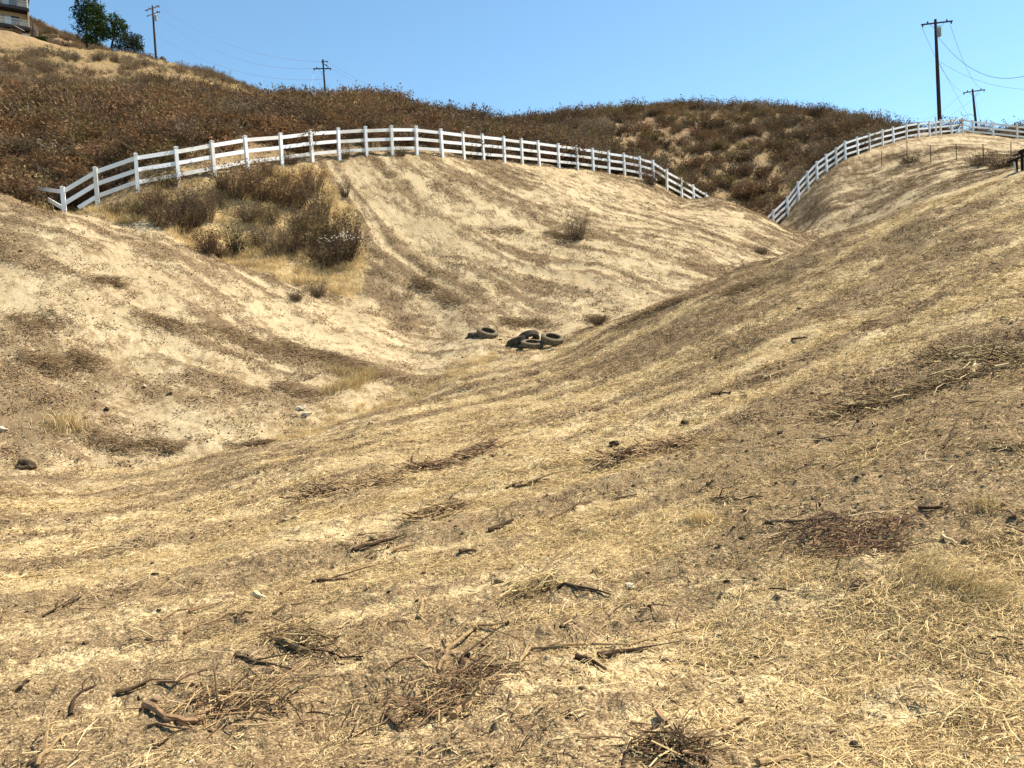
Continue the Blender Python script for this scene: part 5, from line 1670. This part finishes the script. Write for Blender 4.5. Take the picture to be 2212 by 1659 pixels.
def heap(name, label, cat, corners, n_, lmin, lmax, thick, mats, wts, height, seed, aim=None):
    """a tangle of twigs over a patch given by its centre line"""
    rs = np.random.default_rng(seed)
    C = [at(*c_) for c_ in corners[0]]
    wid = corners[1] * (1.5 if lmax < .35 else 1.15)
    m = MB()
    tt = rs.uniform(0, len(C) - 1.001, n_); OF = rs.normal(size=(n_, 2)) * wid * .45
    PX = np.array([tuple(C[int(t)].lerp(C[int(t) + 1], t - int(t)))[:2] for t in tt]) + OF
    PZ = gz(PX[:, 0], PX[:, 1])
    for k in range(n_):
        off = OF[k]
        fall = math.exp(-(off[0] ** 2 + off[1] ** 2) / (wid * wid))
        q = V3((PX[k, 0], PX[k, 1], PZ[k] + rs.uniform(0, height) * fall))
        az = rs.uniform(0, 6.28) if aim is None or rs.uniform() < .35 else aim + rs.normal() * .3
        d = V3((math.cos(az), math.sin(az), rs.normal() * .25)).normalized() * rs.uniform(lmin, lmax) / 2
        k_ = V3(rs.normal(size=3)) * d.length * .15
        r_ = thick * rs.uniform(.5, 1.3)
        m.tube([q - d, q + k_, q + d], [r_, r_ * .85, r_ * .5], 4, int(rs.choice(len(mats), p=wts)))
    o = m.build(name, list(mats), origin=C[0]); tag(o, label, cat)
    return o


heap('twig_pile', 'dark heap of reddish broken twigs on the straw at right', 'twig pile', ([zc(600, 290), zc(760, 330), zc(900, 350), zc(960, 370)], .2), 330, .06, .32, .0035, ('stick_red', 'stick_dark', 'stick'), (.45, .2, .35), .06, 31)
heap('branch_heap', 'long grey heap of cut branches across the right slope', 'branch heap', ([zd(900, 760), zd(1150, 690), zd(1450, 620), zd(1750, 530), zd(1950, 430)], .32), 380, .1, .6, .0048, ('stick', 'stick_dark', 'stick_pale'), (.62, .2, .18), .10, 32, aim=.4)
heap('branch_heap', 'tangle of dry branches at the upper right edge of the slope', 'branch heap', ([zd(1600, 390), zd(1900, 385), zd(2200, 400)], .2), 160, .15, .6, .007, ('stick', 'stick_dark', 'stick_pale'), (.55, .33, .12), .12, 33, aim=.3)
heap('stalk_row', 'dark row of cut stalks on the pale straw at centre', 'stalk row', ([ze(680, 510), ze(800, 490), ze(920, 450), ze(1060, 400)], .16), 240, .1, .5, .007, ('stick_dark', 'stick', 'chip2'), (.25, .35, .4), .09, 34, aim=.55)
heap('stalk_row', 'ragged row of cut stalks left of the dark centre row', 'stalk row', ([ze(240, 620), ze(300, 600), ze(450, 580), ze(640, 545)], .2), 220, .1, .4, .007, ('stick_dark', 'stick', 'chip2'), (.3, .35, .35), .10, 35, aim=.55)
heap('stalk_row', 'dark row of stalks and clods right of centre', 'stalk row', ([ze(1520, 480), ze(1640, 440), ze(1800, 405), ze(1960, 385)], .2), 240, .1, .5, .007, ('stick_dark', 'stick', 'chip2'), (.22, .38, .4), .08, 36, aim=.4)
heap('stalk_row', 'tangle of stalks just left of the bold dark stick', 'stalk row', ([ze(700, 720), ze(800, 690), ze(890, 650)], .16), 180, .08, .4, .006, ('stick_dark', 'stick', 'chip2'), (.35, .4, .25), .08, 37, aim=.5)
heap('straw_mound', 'mound of tangled stalks and straw at the centre below the round clod', 'straw mound', ([zb(980, 260), zb(1100, 190), zb(1280, 140)], .09), 260, .06, .26, .003, ('stick', 'straw2', 'straw1'), (.4, .3, .3), .09, 38, aim=.8)
heap('twig_tangle', 'tangle of twigs and chips around the charred branch', 'twig tangle', ([zb(380, 960), zb(560, 900), zb(700, 800), zb(800, 690)], .14), 300, .06, .3, .0035, ('stick', 'stick_dark', 'straw2'), (.4, .35, .25), .06, 39)
heap('twig_tangle', 'tangle of twigs under the heavy log at the bottom', 'twig tangle', ([zb(1850, 1150), zb(1950, 1200), zb(2080, 1240)], .10), 220, .05, .26, .0035, ('stick', 'stick_dark', 'straw1'), (.4, .35, .25), .07, 40)
heap('twig_tangle', 'tangle of twigs around the bow-shaped root', 'twig tangle', ([za(1250, 860), za(1450, 900), za(1650, 960)], .16), 260, .06, .3, .0035, ('stick', 'stick_dark', 'straw2'), (.4, .35, .25), .06, 41)
heap('twig_tangle', 'thin tangle of twigs left of the longest branch', 'twig tangle', ([za(1700, 450), za(1850, 500), za(2000, 560)], .10), 140, .05, .26, .0035, ('stick', 'stick_dark', 'straw1'), (.4, .35, .25), .07, 42)


def tuft(label, path, n_, h, lean, seed, wid=.05, wd=.0022):
    rs = np.random.default_rng(seed)
    C = [at(*c_) for c_ in path]
    m = MB()
    tt = rs.uniform(0, len(C) - 1.001, n_)
    PX = np.array([tuple(C[int(t)].lerp(C[int(t) + 1], t - int(t)))[:2] for t in tt]) + rs.normal(size=(n_, 2)) * wid
    PZ = gz(PX[:, 0], PX[:, 1])
    for k in range(n_):
        c_ = V3((PX[k, 0], PX[k, 1], PZ[k] - .01))
        H = h * rs.uniform(.4, 1.1); l_ = V3((rs.normal() * .35 + lean[0], rs.normal() * .35 + lean[1], 0)) * H
        s_ = V3((rs.normal(), rs.normal(), 0)).normalized() * wd * rs.uniform(.7, 1.3)
        p1, p2 = c_ + l_ * .4 + V3((0, 0, H * .6)), c_ + l_ * 1.3 + V3((0, 0, H * .9))
        mi = int(rs.choice(3, p=(.3, .6, .1)))
        m.quad(c_ - s_, c_ + s_, p1 + s_ * .8, p1 - s_ * .8, mi); m.tri(p1 - s_ * .8, p1 + s_ * .8, p2, mi)
    o = m.build('grass_tuft', ['grass', 'straw1', 'straw2'], origin=C[0]); tag(o, label, 'grass tuft', 'dry grass tufts')
    return o


tuft('long golden grass tuft fallen over right of the twig pile', [zc(1150, 470), zc(1250, 540), zc(1400, 610), zc(1540, 660), zc(1650, 720)], 620, .15, (.6, -.35), 51, .06, .0018)
tuft('small golden grass tuft at the dark hollow right of centre', [ze(1915, 715), ze(1990, 725)], 320, .13, (0, 0), 52, .04)
tuft('little dry tuft at the right edge above the long golden tuft', [zc(1560, 150), zc(1620, 160)], 160, .13, (0, 0), 53, .04)
tuft('straw-coloured tuft beside the small white rocks of the left hill foot', [(700, 850), (760, 835), (800, 815)], 700, .3, (.5, -.2), 54, .12, .006)
tuft('faint dry tuft low on the left hill near the edge', [(120, 925), (170, 920)], 400, .35, (0, 0), 55, .16, .006)
tuft('tan grass tuft along the stalk mound on the left hill', [(700, 800), (770, 815), (815, 812)], 500, .28, (.5, -.3), 56, .12, .006)

MATS3 = ('chip1', 'chip2', 'stick_dark')
for i, (path, wid, n_, hgt_, lb) in enumerate((
    ([(200, 604), (235, 610), (262, 616)], .28, 260, .22, 'flat dark clump on a streak across the left hill'),
    ([(50, 775), (100, 790), (140, 795)], .4, 460, .28, 'wide greyish mat of dry stalks at the left edge of the left hill'),
    ([(165, 775), (195, 790)], .32, 320, .35, 'dark shaggy clump on the lower left hill'),
    ([(505, 955), (540, 962), (580, 958)], .22, 300, .2, 'brown twiggy clump where the left hill meets the valley'),
    ([(320, 955), (350, 965), (385, 972)], .22, 260, .2, 'tangled brown twigs at the foot of the left hill'),
    ([(590, 740), (650, 762), (720, 775), (770, 790)], .4, 620, .25, 'long dry mound of brown stalks on the left hill above the valley'),
    ([(600, 830), (650, 850), (690, 855)], .35, 360, .2, 'brown stalk mound at the foot of the left hill'),
    ([(740, 800), (790, 805), (840, 812)], .3, 320, .2, 'tan stalk mound right of the long dry mound'),
    ([(1085, 700), (1130, 700), (1190, 703)], .4, 520, .25, 'flat dark mound of cuttings just behind the tyre heap'),
    ([(1270, 690), (1310, 694)], .3, 240, .3, 'small dark mound of cuttings right of the mound behind the tyres'),
    ([(900, 615), (925, 630)], .45, 420, .45, 'brown clump of dry stalks beside the wheel track below the gully'),
    ([(950, 640), (985, 655)], .4, 320, .2, 'mat of dry stalks just right of the clump by the wheel track'),
    ([(1180, 508), (1230, 515)], .4, 300, .2, 'mat of grey stalks just left of the lone twiggy bush'),
    ([(1040, 500), (1090, 498), (1130, 500)], .4, 300, .15, 'ragged line of cuttings along the bank on the middle hill'),
    ([(30, 690), (90, 700), (150, 712)], .55, 420, .16, 'broad brown mat of stalks across the left hill near the edge'),
    ([(300, 690), (350, 700), (400, 705)], .45, 320, .14, 'brown mat of stalks in the middle of the left hill'),
    ([(420, 705), (520, 735), (600, 765)], .4, 380, .16, 'long streak of stalks slanting down the left hill'),
    ([(200, 940), (260, 960), (310, 965)], .35, 300, .16, 'low brown mat at the bottom of the left hill'),
    ([(1570, 640), (1650, 610)], .35, 260, .14, 'dark litter strip on the brow of the right slope'),
    ([(1330, 705), (1420, 668), (1480, 645)], .3, 420, .16, 'dark litter strip along the brow right of the tyres'),
)):
    heap('stalk_mat', lb, 'stalk mat', (path, wid * .95), int(n_ * 1.15), .14, .5, .0055, MATS3, (.42, .52, .06), hgt_ * .6, 60 + i, aim=-.27 if path[0][0] < 900 and path[0][1] > 560 else None)
